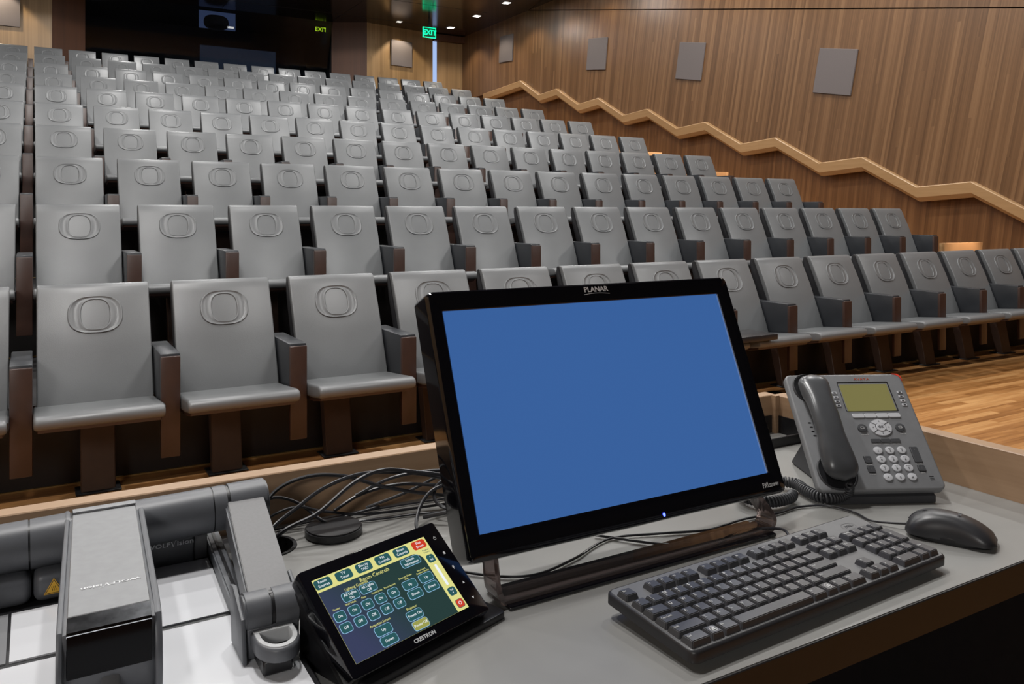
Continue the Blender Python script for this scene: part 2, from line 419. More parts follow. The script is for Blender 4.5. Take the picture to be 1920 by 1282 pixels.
# handrail: section swept along the zigzag, mitred
sec = [(9.62, .0), (9.505, .0), (9.495, -.012), (9.505, -.135), (9.56, -.185), (9.62, -.185)]
vs = []; fs = []
for (y, z) in zig:
    for (x, dz) in sec: vs.append((x, y, z + dz))
n = len(sec)
for i in range(len(zig) - 1):
    for k in range(n): fs.append((i * n + k, i * n + (k + 1) % n, (i + 1) * n + (k + 1) % n, (i + 1) * n + k))
fs.append(tuple(range(n))); fs.append(tuple((len(zig) - 1) * n + k for k in range(n))[::-1])
tag(MB().raw(vs, fs, 'maple').build('handrail', smooth=False), 'pale wooden zigzag handrail climbing the brown wall on the right', 'handrail')
# cloth speaker panels on the right wall
LBL = ['flat grey square wall panel nearest the stage, largest in view', 'flat grey square wall panel, second from the stage end', 'flat grey square wall panel, third from the stage end', 'flat grey wall panel on right wall, farthest toward the rear corner']
for (yc, zc, ang), lb in zip([(7.595, 3.22, 11.2), (10.50, 3.83, 11), (13.17, 4.40, 8), (16.77, 5.13, 4)], LBL):
    T = TR(9.565, wy(yc), wz(zc)) @ Matrix.Rotation(math.radians(ang), 4, 'X')
    o = MB().box(-.012, .014, -.315, .315, -.31, .31, 'panel', .004, 1, T=T).build('wall_panel', smooth=False)
    tag(o, lb, 'wall panel', 'cloth panels along the right wall')
# small wooden boxes at the ends of the rows
for k in (1, 3, 4):
    if k == 1: xa, xb, y, z, sl = 8.47, 9.19, 5.3, .93, .12
    else: xa, xb, y, z, sl = 8.47, 8.84, 5.885 + DY * (k - 1), 1.86 + .385 * (k - 3), .06
    o = MB().prism([(xa, z - .5), (xb - sl, z - .5), (xb, z), (xa, z)], y, y + .06, 'step_wood', 'y').build('end_board', smooth=False)
    tag(o, 'pale lit wooden board just past the right end of the %s row of chairs' % ('second', 'third', 'fourth', 'fifth', 'sixth', 'seventh')[k - 1], 'board', 'wooden boards at the row ends')
    spot('added_board_spot', ((xa + xb) / 2 + .1, y - .22, z + .4), ((xa + xb) / 2, y + .05, z - .05), 34 if k == 1 else 18, 80, .8, (1, .84, .72), .04)  # spot in mid-air, added to brighten this board
# rear wall: two wood bays with angled returns and a dark control booth between
def wallpoly(name, x0, y0, x1, y1, z0, z1, mat, th=.06):
    d = Vector((x1 - x0, y1 - y0)).normalized(); nrm = Vector((-d.y, d.x)) * th
    pts = [(x0, y0), (x1, y1), (x1 + nrm.x, y1 + nrm.y), (x0 + nrm.x, y0 + nrm.y)]
    return struct(MB().prism(pts, z0, z1, mat).build(name, smooth=False))
wallpoly('wall_rear', 6.86, 18.64, 8.73, 18.98, 3.0, CZ, 'walnut_back')
wallpoly('wall_rear', 6.13, 19.06, 6.86, 18.64, 3.0, CZ, 'red_wood')
wallpoly('wall_rear', -4.5, 18.64, .32, 18.64, 3.0, CZ, 'walnut_back')
wallpoly('wall_rear', .32, 18.64, .92, 19.0, 3.0, CZ, 'red_wood')
wallpoly('wall_rear', 8.86, 19.0, 9.75, 19.0, 3.0, CZ, 'walnut_back')
struct(MB().box(8.73, 9.75, 18.86, 19.02, 5.62, 5.78, 'red_wood', .003, 1).build('trim_50', smooth=False))
struct(MB().box(8.70, 8.90, 19.02, 19.06, 3.2, 5.66, 'door_light').build('door_1', smooth=False))
# booth
struct(MB().box(.9, 6.15, 21.2, 21.3, 2.9, CZ, 'dark').build('wall_booth', smooth=False))
struct(MB().box(.8, .9, 19.0, 21.3, 2.9, CZ, 'dark').build('wall_booth', smooth=False))
struct(MB().box(6.14, 6.24, 19.08, 21.3, 2.9, CZ, 'dark').build('wall_booth', smooth=False))
struct(MB().prism([(19.02, CZ), (19.035, CZ), (19.535, 3.4), (19.52, 3.4)], .9, 6.15, 'booth_glass', 'x').build('window_1', smooth=False))
sk = 20.6 / 18.99
t = thing('projection_port', 'small bluish lit projection port high up in the dark control booth', 'screen', (3.57, 19.27, 5.79))  # glowing panel stands for the lit room seen through the port
bx = MB(); bx.box(-.39, .39, .0, .03, -.40, -.012, 'booth_light'); bx.box(-.41, .41, 0, .05, -.012, 0, 'dark'); bx.build('lit_panel', t, False)
MB().prism(superell(.27, .17, 2.6, 24, -.03, -.26), -.03, -.01, 'blk', 'y').box(-.2, .14, -.03, -.01, -.38, -.3, 'blk').build('silhouette', t, False)
MB().box(.20, .35, -.03, -.01, -.355, -.315, 'lamp_dim').build('status_light', t, False)
t = thing('booth_window_panel', 'faint blue glowing double panel low inside the dark control booth', 'panel', (3.515, 21.17, 3.411))
MB().box(0, .885, 0, .03, .73, 1.96, 'booth_low').build('pane', t, False); MB().box(.895, 1.83, 0, .03, .73, 1.96, 'booth_low').build('pane', t, False)
t = thing('exit_sign_or_reflection', 'glowing yellow-green stand-in for the EXIT reflection in the dark booth glass', 'sign', (6.02, 19.55, 5.78))  # reflection in the glass, built as glowing letters behind it
MB().box(-.13, .13, -.012, .012, -.14, -.0, 'blk').build('housing', t, False)
x = MB(); x.text('EXIT', .14, 'exit_yellow', TR(0, -.014, -.075) @ Matrix.Rotation(PI / 2, 4, 'X'), bold=.002); x.build('lettering', t, False)
# framed cloth panels on the rear bays
T = TR(7.80, 18.79, 5.17) @ Matrix.Rotation(math.atan2(.34, 1.87), 4, 'Z')
o = MB().box(-.30, .30, -.03, .0, -.31, .31, 'panel', .004, 1, T=T).build('wall_panel', smooth=False)
tag(o, 'flat grey square panel on rear wall left of the exit sign', 'wall panel')
o = MB().box(-.78, -.22, 18.60, 18.63, 4.87, 5.43, 'panel', .004, 1).build('wall_panel', smooth=False)
tag(o, 'flat grey square panel on rear wall at top left corner', 'wall panel')
# exit sign near the corner
ey = 17.55
t = thing('exit_sign_or_reflection', 'green glowing EXIT sign hanging from the ceiling near the rear corner', 'sign', (7.98, ey, CZ))
MB().box(-.16, .16, -.02, .02, -.44, -.22, 'exit_dark', .004, 1).build('face', t, False)
MB().box(-.02, .02, -.015, .015, -.22, 0, 'blk').build('stem', t, False)
x = MB()
for (a, b_, c, d) in ((-.165, .165, -.225, -.21), (-.165, .165, -.45, -.435), (-.165, -.15, -.45, -.21), (.15, .165, -.45, -.21)): x.box(a, b_, -.03, .0, c, d, 'exit_green')
x.build('frame', t, False)
x = MB(); x.text('EXIT', .165, 'exit_green', TR(0, -.032, -.335) @ Matrix.Rotation(PI / 2, 4, 'X'), bold=.004, h=.002); x.build('lettering', t, False)
# ceiling fittings
for i in range(5):
    y = 18.14 - 1.37 * i
    t = thing('downlight', 'square ceiling downlight beside right wall, %s from the rear corner' % ('first', 'second', 'third', 'fourth', 'fifth')[i], 'light', (8.83, y, CZ), 'downlights beside the right wall')
    MB().ring(rrect(.2, .2, .01, 2), rrect(.15, .15, .01, 2), [(0, -.002), (.5, -.008), (1, -.004)], 'blk').build('trim_ring', t, False)
    MB().box(-.07, .07, -.07, .07, -.006, .0, 'lamp').build('lamp', t, False)
for (x_, y_, lb) in ((7.50, 18.2, 'dim ceiling downlight above the rear wall panel'), (2.9, 15.2, 'tiny dim ceiling spotlight in front of the booth')):
    t = thing('downlight', lb, 'light', (x_, y_, CZ))
    MB().box(-.06, .06, -.06, .06, -.006, .0, 'lamp_dim').build('lamp', t, False)
t = thing('smoke_detector', 'round white smoke detector on the dark ceiling at top edge', 'smoke detector', (4.62, 15.05, CZ))
MB().cyl((0, 0, -.055), .05, .035, 'light_grey', r2=.075, bev=.004).build('housing', t); MB().cyl((0, 0, -.02), .085, .02, 'light_grey').build('base', t)
tag(MB().cyl((7.25, 15.7, CZ - .02), .12, .02, 'blk').build('ceiling_speaker'), 'round black ceiling speaker above the exit sign', 'speaker')

# ================================================================== chairs
def back_front_y(z): return -.0267 - (.88 - z) * .476
def make_chair():
    r = thing('auditorium_chair', 'x', 'chair')
    prof = [(-.216, .418), (-.204, .455), (-.188, .50), (-.156, .58), (-.1255, .66), (-.0934, .74), (-.0600, .81), (-.0291, .875), (-.0118, .911), (.0, .922), (.010, .928), (.022, .928), (.028, .920), (.020, .90), (-.020, .81), (-.087, .66), (-.150, .50), (-.190, .418)]
    bk = MB().prism(prof, 0, .458, 'leather', 'x', .007, 3)
    bk = bk.build('backrest', r, ang=50)
    sh = MB().prism([(.024, .921), (.018, .90), (-.022, .81), (-.089, .66), (-.152, .50), (-.190, .420), (-.150, .40), (-.085, .50), (-.028, .62), (.045, .79), (.066, .88), (.062, .918), (.045, .926)], .003, .455, 'shell', 'x', .006, 2)
    sh.build('back_shell', r)
    tau = math.atan2(1, .476)
    g = Vector((0, math.cos(tau), math.sin(tau))); e = Vector((1, 0, 0)); nn = e.cross(g)
    T = Matrix((e, g, nn)).transposed().to_4x4(); T.translation = Vector((.231, back_front_y(.794) + .001, .794))
    lg = MB().ring(superell(.113, .087, 2.7, 64), superell(.057, .071, 2.7, 64), [(0, -.004), (.02, .003), (.08, .0068), (.16, .0060), (.24, .0030), (.5, .0034), (.76, .0030), (.85, .0052), (.93, .0055), (.985, .002), (1, -.004)], 'leather', T)
    lg.build('emblem', bk, ang=80)
    pr = [(-.17, .428), (-.30, .440), (-.45, .454), (-.53, .463), (-.555, .462), (-.571, .455), (-.579, .438), (-.573, .420), (-.555, .409), (-.45, .392), (-.17, .372)]
    MB().prism(pr, -.012, .462, 'leather', 'x', .012, 3).build('seat', r, ang=50)
    pp = [(-.17, .374), (-.45, .394), (-.552, .411), (-.540, .394), (-.43, .372), (-.17, .350)]
    MB().prism(pp, .0, .45, 'lacquer', 'x', .004, 1).build('seat_pan', r)
    MB().prism([(-.17, .42), (-.50, .452), (-.545, .45), (-.50, .412), (-.17, .38)], .452, .466, 'shell', 'x').build('hinge_gusset', r)
    ar = MB().box(.464, .5465, -.372, .03, .425, .64, 'leather_dark', .007, 2)
    ar = ar.build('armrest', r)
    MB().box(.465, .5455, -.386, -.362, .19, .628, 'lacquer', .005, 2).build('front_board', ar)
    MB().prism([(-.095, 0), (-.035, 0), (.045, .352), (-.030, .352)], .172, .312, 'bronze', 'x', .004, 1).build('pedestal', r)
    MB().box(.15, .335, -.12, .01, 0, .008, 'shell', .002, 1).build('foot_plate', r)
    MB().box(-.01, .545, -.085, -.01, .335, .385, 'shell').build('beam', r)
    return r
def kids(o): return [c for c in COL.objects if c.parent == o]
proto = make_chair()
pt = [(c, kids(c)) for c in kids(proto)]
ORD = ['first', 'second', 'third', 'fourth', 'fifth', 'sixth', 'seventh', 'eighth']
ROW = ['front row', 'second row', 'third row', 'fourth row', 'fifth row', 'sixth row', 'seventh row', 'eighth row', 'ninth row', 'rearmost row']
first = True
for k in range(10):
    for c in range(16):
        loc = (.0115 + .56 * (c - 1), Y0 + DY * k + (ROW5 if k == 5 else 0), DZ * k)
        place = ('%s seat from the left' % ORD[c]) if c < 8 else ('%s seat from the right end' % ORD[15 - c])
        if c == 0: place = 'leftmost seat, cut by the picture edge'
        if c == 15: place = 'last seat at the right end'
        if first: r = proto; first = False
        else:
            r = proto.copy(); COL.objects.link(r)
            for ch, gr in pt:
                c2 = ch.copy(); COL.objects.link(c2); c2.parent = r
                for gg in gr:
                    g2 = gg.copy(); COL.objects.link(g2); g2.parent = c2
        r.location = loc
        r['label'] = 'grey leather auditorium chair, %s, %s' % (ROW[k], place)
        r['group'] = 'auditorium chairs in the %s' % ROW[k]
# small flat case on a front seat
o = MB().box(3.66, 4.02, 3.60, 3.84, .464, .50, 'blk', .004, 2).build('flat_case')
tag(o, 'flat dark grey case lying on front row seat right of the monitor', 'case')

# ================================================================== lectern desk
DZT = .79
RI, RB = 1.355, 1.222       # inner faces of the side rail and the rear rail
t = thing('lectern_desk', 'wide grey lectern desk with raised pale wooden rails', 'desk', (0, 0, 0))
hole = (.278, 1.150, .036)
# worktop with a real cable hole
b2 = bmesh.new()
x0, x1, y0, y1 = -.75, RI + .03, .602, RB + .03
outer = [(x0, y0), (x1, y0), (x1, y1), (x0, y1)]
nh = 32; hp = [(hole[0] + hole[2] * math.cos(2 * PI * i / nh), hole[1] + hole[2] * math.sin(2 * PI * i / nh)) for i in range(nh)]
def hole_plate(z):
    vo = [b2.verts.new((x, y, z)) for x, y in outer]; vi = [b2.verts.new((x, y, z)) for x, y in hp]
    e = [b2.edges.new((vo[i], vo[(i + 1) % 4])) for i in range(4)] + [b2.edges.new((vi[i], vi[(i + 1) % nh])) for i in range(nh)]
    bmesh.ops.triangle_fill(b2, use_beauty=True, edges=e)
    return vo, vi
vo, vi = hole_plate(DZT); wo, wi = hole_plate(DZT - .028)
for i in range(4): b2.faces.new((vo[i], vo[(i + 1) % 4], wo[(i + 1) % 4], wo[i]))
for i in range(nh): b2.faces.new((vi[i], vi[(i + 1) % nh], wi[(i + 1) % nh], wi[i]))
bmesh.ops.recalc_face_normals(b2, faces=list(b2.faces))
MB().bm(b2, 'desk').build('worktop', t, False)
MB().box(-.75, RI + .03, .599, .625, DZT - .042, DZT - .0008, 'fascia', .001, 1).build('front_edge', t, False)
MB().box(-.75, RI + .03, RB, RB + .03, .05, .868, 'rail_oak', .0015, 1).build('rear_rail', t, False)
MB().box(RI, RI + .03, .55, RB + .03, .05, .868, 'rail_oak_side', .0015, 1).build('side_rail', t, False)
MB().box(-.75, -.72, .62, RB, .05, .78, 'fascia').build('side_panel', t, False)
MB().box(-.72, RI, 1.0, 1.02, .05, .74, 'blk').build('inner_panel', t, False)
MB().box(RI - .005, RI - .02, .62, 1.0, .05, .76, 'blk').build('inner_panel', t, False)
# black openings under the rails at the far corner
MB().box(RI - .16, RI - .012, RB - .003, RB + .001, DZT, .826, 'blk').build('cable_opening', t, False)
MB().box(RI - .003, RI + .001, 1.02, RB - .012, DZT, .826, 'blk').build('cable_opening', t, False)
MB().box(RI - .012, RI, RB - .012, RB, DZT, .868, 'rail_oak').build('corner_post', t, False)
MB().box(1.05, RI - .004, 1.134, 1.140, DZT, .8085, 'blk', .001, 1).build('tray_lip', t, False)
# hole ring
MB().ring([(hole[0] + .041 * math.cos(a), hole[1] + .041 * math.sin(a)) for a in [2 * PI * i / 40 for i in range(40)]], [(hole[0] + .035 * math.cos(a), hole[1] + .035 * math.sin(a)) for a in [2 * PI * i / 40 for i in range(40)]], [(0, DZT), (.1, DZT + .0015), (.9, DZT + .0015), (1, DZT - .03)], 'blk').build('cable_grommet', t)
MB().cyl((hole[0], hole[1], DZT - .1), .034, .02, 'blk').build('grommet_well', t)
t = thing('grommet_cover', 'round black grommet cover lying on the desk under the cables', 'cover', (.373, 1.150, DZT))
MB().cyl((0, 0, .0), .0405, .012, 'blk', n=40, bev=.002).build('disc', t)
MB().box(-.012, .012, .034, .052, .001, .006, 'blk', .001, 1).build('tab', t)

# ================================================================== monitor
TM = plane_T((.696, .859, .868), -.8, 67.4)
t = thing('monitor', 'wide black glossy monitor with a plain blue screen', 'monitor', (.70, .90, DZT))
t.matrix_world = Matrix.Translation((.70, .90, DZT)); Ti = t.matrix_world.inverted()
def mm(v): return v / 1000
cxm = .003
def on(T0): return Ti @ T0
fr = MB()
outer = rrect(.522, .3335, .009, 5, cxm, .1367); inner = rrect(.4766, .2753, .0008, 5, -.0005, .1385)
fr.ring(outer, inner, [(0, -.042), (0, -.006), (.04, 0.001), (.12, .003), (.92, .003), (1, .0015), (1, -.001)], 'piano', on(TM))
fr.prism(rrect(.515, .3265, .009, 5, cxm, .1367), -.046, -.004, 'blk', 'z', .004, 2, T=on(TM))
fr.prism(rrect(.40, .24, .02, 5, cxm, .1345), -.075, -.05, 'blk', 'z', .006, 2, T=on(TM))
fr = fr.build('housing', t)
MB().box(-.2383, .2378, .0008, .2762, -.003, -.0006, 'screen', T=on(TM)).build('screen', t, False)
x = MB(); x.text('PLANAR', .0108, 'legend', on(TM @ TR(.0075, .2935, .0032)), bold=.0002, sx=1.05)
x.tube([(TM @ Vector((-.015 + i * .0045, .2865 + .0016 * math.sin(PI * i / 10), .0032))) for i in range(11)], .0004, 'light_grey', 5, T=Ti)
x.build('brand_lettering', fr, False, label='silver lettering')
x = MB(); x.text('PXL', .010, 'legend', on(TM @ TR(.225, -.0155, .0032)), sx=.8); x.text('2230MW', .0065, 'legend', on(TM @ TR(.2405, -.0165, .0032)), sx=.75); x.build('model_lettering', fr, False, label='white lettering')
x = MB(); x.prism(superell(.0016, .0024, 2, 12, .0324, -.023), .002, .0042, 'led', T=on(TM)); x.build('power_light', fr, False, label='glowing blue power light')
# stand: a bent loop of smoked acrylic under the screen, with a black foot behind
st = MB()
def local(v): return tuple(Vector(v) - Vector((.70, .90, DZT)))
yA = .842
path = [(.480, .874, .846), (.473, .856, .828), (.468, yA, .812), (.472, yA - .002, .801), (.484, yA - .003, .797), (.60, yA - .003, .797), (.80, yA - .003, .797), (.905, yA - .003, .797), (.918, yA - .002, .801), (.923, yA, .812), (.920, .856, .828), (.912, .874, .846)]
P2 = spline([local(p) for p in path], 6)
vs = []; fs = []
for i, p in enumerate(P2):
    d = (P2[min(i + 1, len(P2) - 1)] - P2[max(i - 1, 0)]).normalized(); a = Vector((0, 1, 0)); nb = d.cross(a).normalized()
    for (u, v) in ((-.009, -.0035), (.022, -.0035), (.022, .0035), (-.009, .0035)): vs.append(p + a * u + nb * v)
for i in range(len(P2) - 1):
    for k in range(4): fs.append((i * 4 + k, i * 4 + (k + 1) % 4, i * 4 + 4 + (k + 1) % 4, i * 4 + 4 + k))
fs += [(3, 2, 1, 0), tuple((len(P2) - 1) * 4 + k for k in range(4))]
st.raw(vs, fs, 'smoke')
st.build('stand_loop', t, label='smoked glossy acrylic loop', ang=50)
MB().box(*[a - .70 for a in (.476, .915)], *[a - .90 for a in (.822, .880)], .0005, .0050, 'piano', .0012, 1).build('foot', t)

# ================================================================== keyboard
TK = plane_T((.7942, .6253, .810), 1.9, 3.5)
t = thing('keyboard', 'full-size black computer keyboard in front of the monitor', 'keyboard', (.79, .69, DZT)); Ti = Matrix.Translation((-.79, -.69, -DZT))
kb = MB()
kb.ring(rrect(.4495, .1418, .010, 6, 0, .0709), rrect(.440, .1325, .007, 6, 0, .0709), [(0, -.012), (0, -.002), (.25, 0), (.6, .0008)], 'kb_body', Ti @ TK)
kb.prism(rrect(.4436, .136, .007, 6, 0, .0709), -.002, .0010, 'kb_frame', 'z', .0006, 1, T=Ti @ TK)
kb = kb.build('top_case', t)
MB().ring(rrect(.4490, .1414, .010, 6, 0, .0709), rrect(.425, .118, .006, 6, 0, .0709), [(0, -.008), (.9, -.0165), (1, -.0168), (8, -.0168)][:3], 'kb_body', Ti @ TK).prism(rrect(.426, .119, .006, 6, 0, .0709), -.0168, -.004, 'kb_body', T=Ti @ TK).build('bottom_case', t)
x = MB(); x.box(-.2, -.15, .115, .128, -.027, -.014, 'kb_body', T=Ti @ TK); x.box(.15, .2, .115, .128, -.027, -.014, 'kb_body', T=Ti @ TK); x.build('rear_feet', t)
U = .01905
def key(x, y, w, leg, h=1, big=False, sub=None):
    """x, y = centre of the key in mm; w, h in units"""
    W, H = w * U - .0008, h * U - .0012
    tw, th = W - .0042, H - .0050
    bx = [(-W / 2, -H / 2, 0), (W / 2, -H / 2, 0), (W / 2, H / 2, 0), (-W / 2, H / 2, 0)]
    hh = .0068
    top = [(-tw / 2, -th / 2 - .0006, hh), (tw / 2, -th / 2 - .0006, hh), (tw / 2, th / 2 + .001, hh - .0006), (-tw / 2, th / 2 + .001, hh - .0006)]
    b = bmesh.new(); lo = [b.verts.new(v) for v in bx]; hi = [b.verts.new(v) for v in top]
    b.faces.new(lo[::-1]); tf = b.faces.new(hi)
    for i in range(4): b.faces.new((lo[i], lo[(i + 1) % 4], hi[(i + 1) % 4], hi[i]))
    bmesh.ops.bevel(b, geom=[e for e in b.edges if not (e.verts[0] in lo and e.verts[1] in lo)], offset=.0008, segments=2, affect='EDGES')
    T = Ti @ TK @ TR(x / 1000, y / 1000, .0010)
    k = MB().bm(b, 'key', T)
    if leg:
        sz = .0058 if len(leg) == 1 else .0036
        if leg == 'WIN':
            for (a, c) in ((-1, -1), (1, -1), (-1, 1), (1, 1)):
                k.box(a * .0013 - .0010, a * .0013 + .0010, c * .0012 - .0009, c * .0012 + .0009, hh - .0001, hh + .0002, 'legend', T=T)
            k.ring(superell(.0045, .0045, 2, 24), superell(.0039, .0039, 2, 24), [(0, hh + .0001), (1, hh + .0001)], 'legend', T)
        else:
            k.text(leg, sz, 'legend', T @ TR(-tw / 2 + .0008, .0018 if not sub else .0028, hh), .00015, 'LEFT')
            if sub: k.text(sub, .004, 'legend', T @ TR(-tw / 2 + .0008, -.0028, hh), .00015, 'LEFT')
    k.build('key', t, ang=30)
XO = -221.0
def xr(u): return XO + u * 19.05
R0, R1 = 117.0, 92.5
def row(y, items, u0=0):
    u = u0
    for it in items:
        w, lg = it[0], it[1]; sub = it[2] if len(it) > 2 else None
        if lg is not None: key(xr(u + w / 2), y, w, lg, sub=sub)
        u += w
row(R0, [(1, 'Esc'), (1, None)] + [(1, 'F%d' % i) for i in range(1, 5)] + [(.5, None)] + [(1, 'F%d' % i) for i in range(5, 9)] + [(.5, None)] + [(1, 'F%d' % i) for i in range(9, 13)])
ys = [R1 - 19.4 * i for i in range(5)]
row(ys[0], [(1, '~', '`')] + [(1, a, b) for a, b in zip('!@#$%^&*()_+', '1234567890-=')] + [(2, 'Backspace')])
row(ys[1], [(1.5, 'Tab')] + [(1, c) for c in 'QWERTYUIOP'] + [(1, '{', '['), (1, '}', ']'), (1.5, '|', '\\')])
row(ys[2], [(1.75, 'Caps Lock')] + [(1, c) for c in 'ASDFGHJKL'] + [(1, ':', ';'), (1, '"', "'"), (2.25, 'Enter')])
row(ys[3], [(2.25, 'Shift')] + [(1, c) for c in 'ZXCVBNM'] + [(1, '<', ','), (1, '>', '.'), (1, '?', '/'), (2.75, 'Shift')])
row(ys[4], [(1.5, 'Ctrl'), (1, 'WIN'), (1.25, 'Alt'), (6.25, ''), (1.25, 'Alt'), (1, 'WIN'), (1.25, '='), (1.5, 'Ctrl')])
un = 15.4
row(R0, [(1, 'PrtSc'), (1, 'ScrLk'), (1, 'Pause')], un)
row(ys[0], [(1, 'Insert'), (1, 'Home'), (1, 'PgUp')], un)
row(ys[1], [(1, 'Delete'), (1, 'End'), (1, 'PgDn')], un)
key(xr(un + 1.5), ys[3], 1, '^'); row(ys[4], [(1, '<'), (1, 'v'), (1, '>')], un)
up_ = 18.9
row(ys[0], [(1, 'NumLk'), (1, '/'), (1, '*'), (1, '-')], up_)
row(ys[1], [(1, '7'), (1, '8'), (1, '9')], up_); row(ys[2], [(1, '4'), (1, '5'), (1, '6')], up_)
row(ys[3], [(1, '1'), (1, '2'), (1, '3')], up_); row(ys[4], [(2, '0'), (1, '.')], up_)
key(xr(up_ + 3.5), (ys[1] + ys[2]) / 2, 1, '+', 2.0); key(xr(up_ + 3.5), (ys[3] + ys[4]) / 2, 1, 'Enter', 2.0)
x = MB(); Td = Ti @ TK @ TR(.183, .1165, .0012)
x.ring(superell(.0125, .0085, 2, 40), superell(.0118, .0078, 2, 40), [(0, .0001), (1, .0001)], 'key', Td); x.text('DELL', .0065, 'key', Td, .0002, bold=.0002); x.build('brand_emblem', kb, False, label='dark oval emblem')
pts = [(.885, .768, .806), (.897, .790, .812), (.905, .815, .806), (.893, .838, .800), (.868, .846, .797), (.835, .838, .800), (.80, .838, .7935), (.77, .86, .7935), (.73, .90, .7935), (.69, .95, .7935)]
MB().tube(spline([Vector(p) - Vector((.79, .69, DZT)) for p in pts]), .0019, 'cable').build('cable', t)

# ================================================================== mouse
t = thing('mouse', 'black computer mouse on the desk right of the keyboard', 'mouse', (1.120, .692, DZT), rotz=math.radians(27))
def mouse_profile(u):      # u 0 front .. 1 back
    h = .016 + .0225 * math.sin(PI * min(1, (u * .84 + .14))) ** .85
    wd = .029 + .0025 * math.cos(2 * PI * u) + .001 * u
    return wd, h
vs = []; fs = []; NU, NV = 22, 20
for i in range(NU + 1):
    u = i / NU; yy = .057 - .114 * u
    e = max(0.0, 1 - abs(2 * u - 1) ** 5) ** .5
    wd, h = mouse_profile(u)
    for j in range(NV + 1):
        a = PI * j / NV; cx_, sz_ = math.cos(a), math.sin(a)
        xx = wd * (.45 + .55 * e) * math.copysign(abs(cx_) ** .72, cx_); zz = .006 + (h - .006) * (sz_ ** .78) * (.25 + .75 * e)
        vs.append((xx, yy, zz))
for i in range(NU):
    for j in range(NV): fs.append((i * (NV + 1) + j, (i + 1) * (NV + 1) + j, (i + 1) * (NV + 1) + j + 1, i * (NV + 1) + j + 1))
n0 = len(vs)
fs.append(tuple(range(NV, -1, -1))); fs.append(tuple(NU * (NV + 1) + j for j in range(NV + 1)))
MB().raw(vs, fs, 'kb_body').build('shell', t, ang=60)
MB().prism(superell(.0275, .0545, 2.5, 40), .0005, .011, 'blk', 'z', .002, 2).build('base', t)
MB().cyl((-.0030, .030, .0275), .0085, .006, 'blk', 'x', 24, bev=.001).build('scroll_wheel', t)
x = MB(); x.text('DELL', .006, 'legend_dim', TR(0, -.012, .0376), .0003); x.build('brand_lettering', t, False)
def mtop(y):
    u = (.057 - y) / .114; e = max(0.0, 1 - abs(2 * u - 1) ** 5) ** .5
    return .006 + (mouse_profile(u)[1] - .006) * (.25 + .75 * e)
MB().tube([(0, y / 1000, mtop(y / 1000) - .0002) for y in range(12, 56, 3)], .0005, 'blk', 6).build('button_gap', t)
pts = [(1.098, .742, .800), (1.088, .760, .797), (1.078, .790, .793), (1.086, .825, .793), (1.075, .862, .793), (1.033, .882, .793), (.981, .880, .793), (.924, .888, .793), (.877, .886, .793), (.835, .886, .793), (.776, .908, .793), (.70, .93, .793), (.62, .90, .793), (.55, .885, .793), (.50, .91, .793), (.44, .98, .793)]
mw = Matrix.Translation((1.120, .692, DZT)) @ Matrix.Rotation(math.radians(27), 4, 'Z')
MB().tube([mw.inverted() @ p for p in spline(pts)], .0017, 'cable').build('cable', t)

# ================================================================== telephone
TP = plane_T((1.1609, .8259, .815), -26.8, 47.1)
B0 = Vector((1.19, .88, DZT))
t = thing('desk_telephone', 'grey desk telephone with handset and green display', 'telephone', B0); Ti = Matrix.Translation(-B0)
TT = Ti @ TP
ph = MB()
ph.prism(rrect(.2075, .2118, .010, 6, -.0008, .1040), -.016, 0, 'ph_body', 'z', .0035, 3, T=TT)
ph = ph.build('face_plate', t)
# wedge foot under the plate
x = MB()
def onp(u, v, w): return TP @ Vector((u, v, w))
hd = Matrix.Rotation(math.radians(-26.8), 4, 'Z'); hd.translation = Vector((1.1609, .8259, DZT))
MB().prism([(.014, .0008), (.218, .0008), (.220, .006), (.112, .112), (.012, .013)], -.060, .060, 'ph_base', 'x', .002, 1, T=Ti @ hd).build('foot', t, False)
MB().prism([(.004, .0008), (.03, .0008), (.03, .025), (.004, .012)], -.088, .088, 'ph_base', 'x', .002, 1, T=Ti @ hd).build('front_foot', t, False)
# display
x = MB(); x.ring(rrect(.091, .057, .002, 3, .0290, .1655), rrect(.084, .0505, .001, 3, .0288, .1632), [(0, .0005), (.3, .0008), (1, -.004)], 'blk', TT); x.build('display_bezel', t)
MB().box(-.0135, .0711, .1375, .189, -.006, -.0018 + .0022, 'lcd', T=TT).build('display', t, False)
x = MB(); x.text('AVAYA', .0070, 'brand_red', TT @ TR(.030, .1992, .0003), .0002, sx=1.25); x.build('brand_lettering', ph, False, label='red lettering')
x = MB(); x.prism([(.088, .2100), (.0975, .2093), (.1020, .2050), (.1031, .1965), (.1005, .2022), (.0955, .2066)], -.004, .0005, 'red', T=TT); x.build('message_lamp', t, label='red corner lamp')
for i in range(4):
    c_ = -.0098 + .0209 * (i + .5)
    MB().prism(rrect(.0203, .0078, .0022, 3, c_, .1282), 0, .0022, 'ph_key', 'z', .0006, 1, T=TT).build('soft_key', t, label='silver soft key')
x = MB(); Tn = TT @ TR(.0314, .1058, 0)
x.ring(superell(.0185, .0148, 2, 40), superell(.009, .0078, 2, 40), [(0, 0), (.02, .0022), (.95, .0026), (1, .001)], 'ph_key', Tn)
for a in (38, 142, 218, 322):
    ca, sa = math.cos(math.radians(a)), math.sin(math.radians(a))
    x.tube([(.009 * ca, .0078 * sa, .0025), (.0182 * ca, .0146 * sa, .0025)], .0005, 'blk', 6, T=Tn)
for (u, v, a) in ((0, .0112, 0), (0, -.0112, 180), (-.0135, 0, 90), (.0135, 0, -90)):
    x.raw([(-.0012, -.0008, .0029), (.0012, -.0008, .0029), (0, .0012, .0029)], [(0, 1, 2)], 'ph_dkey', Tn @ TR(u, v, 0) @ Matrix.Rotation(math.radians(a), 4, 'Z'))
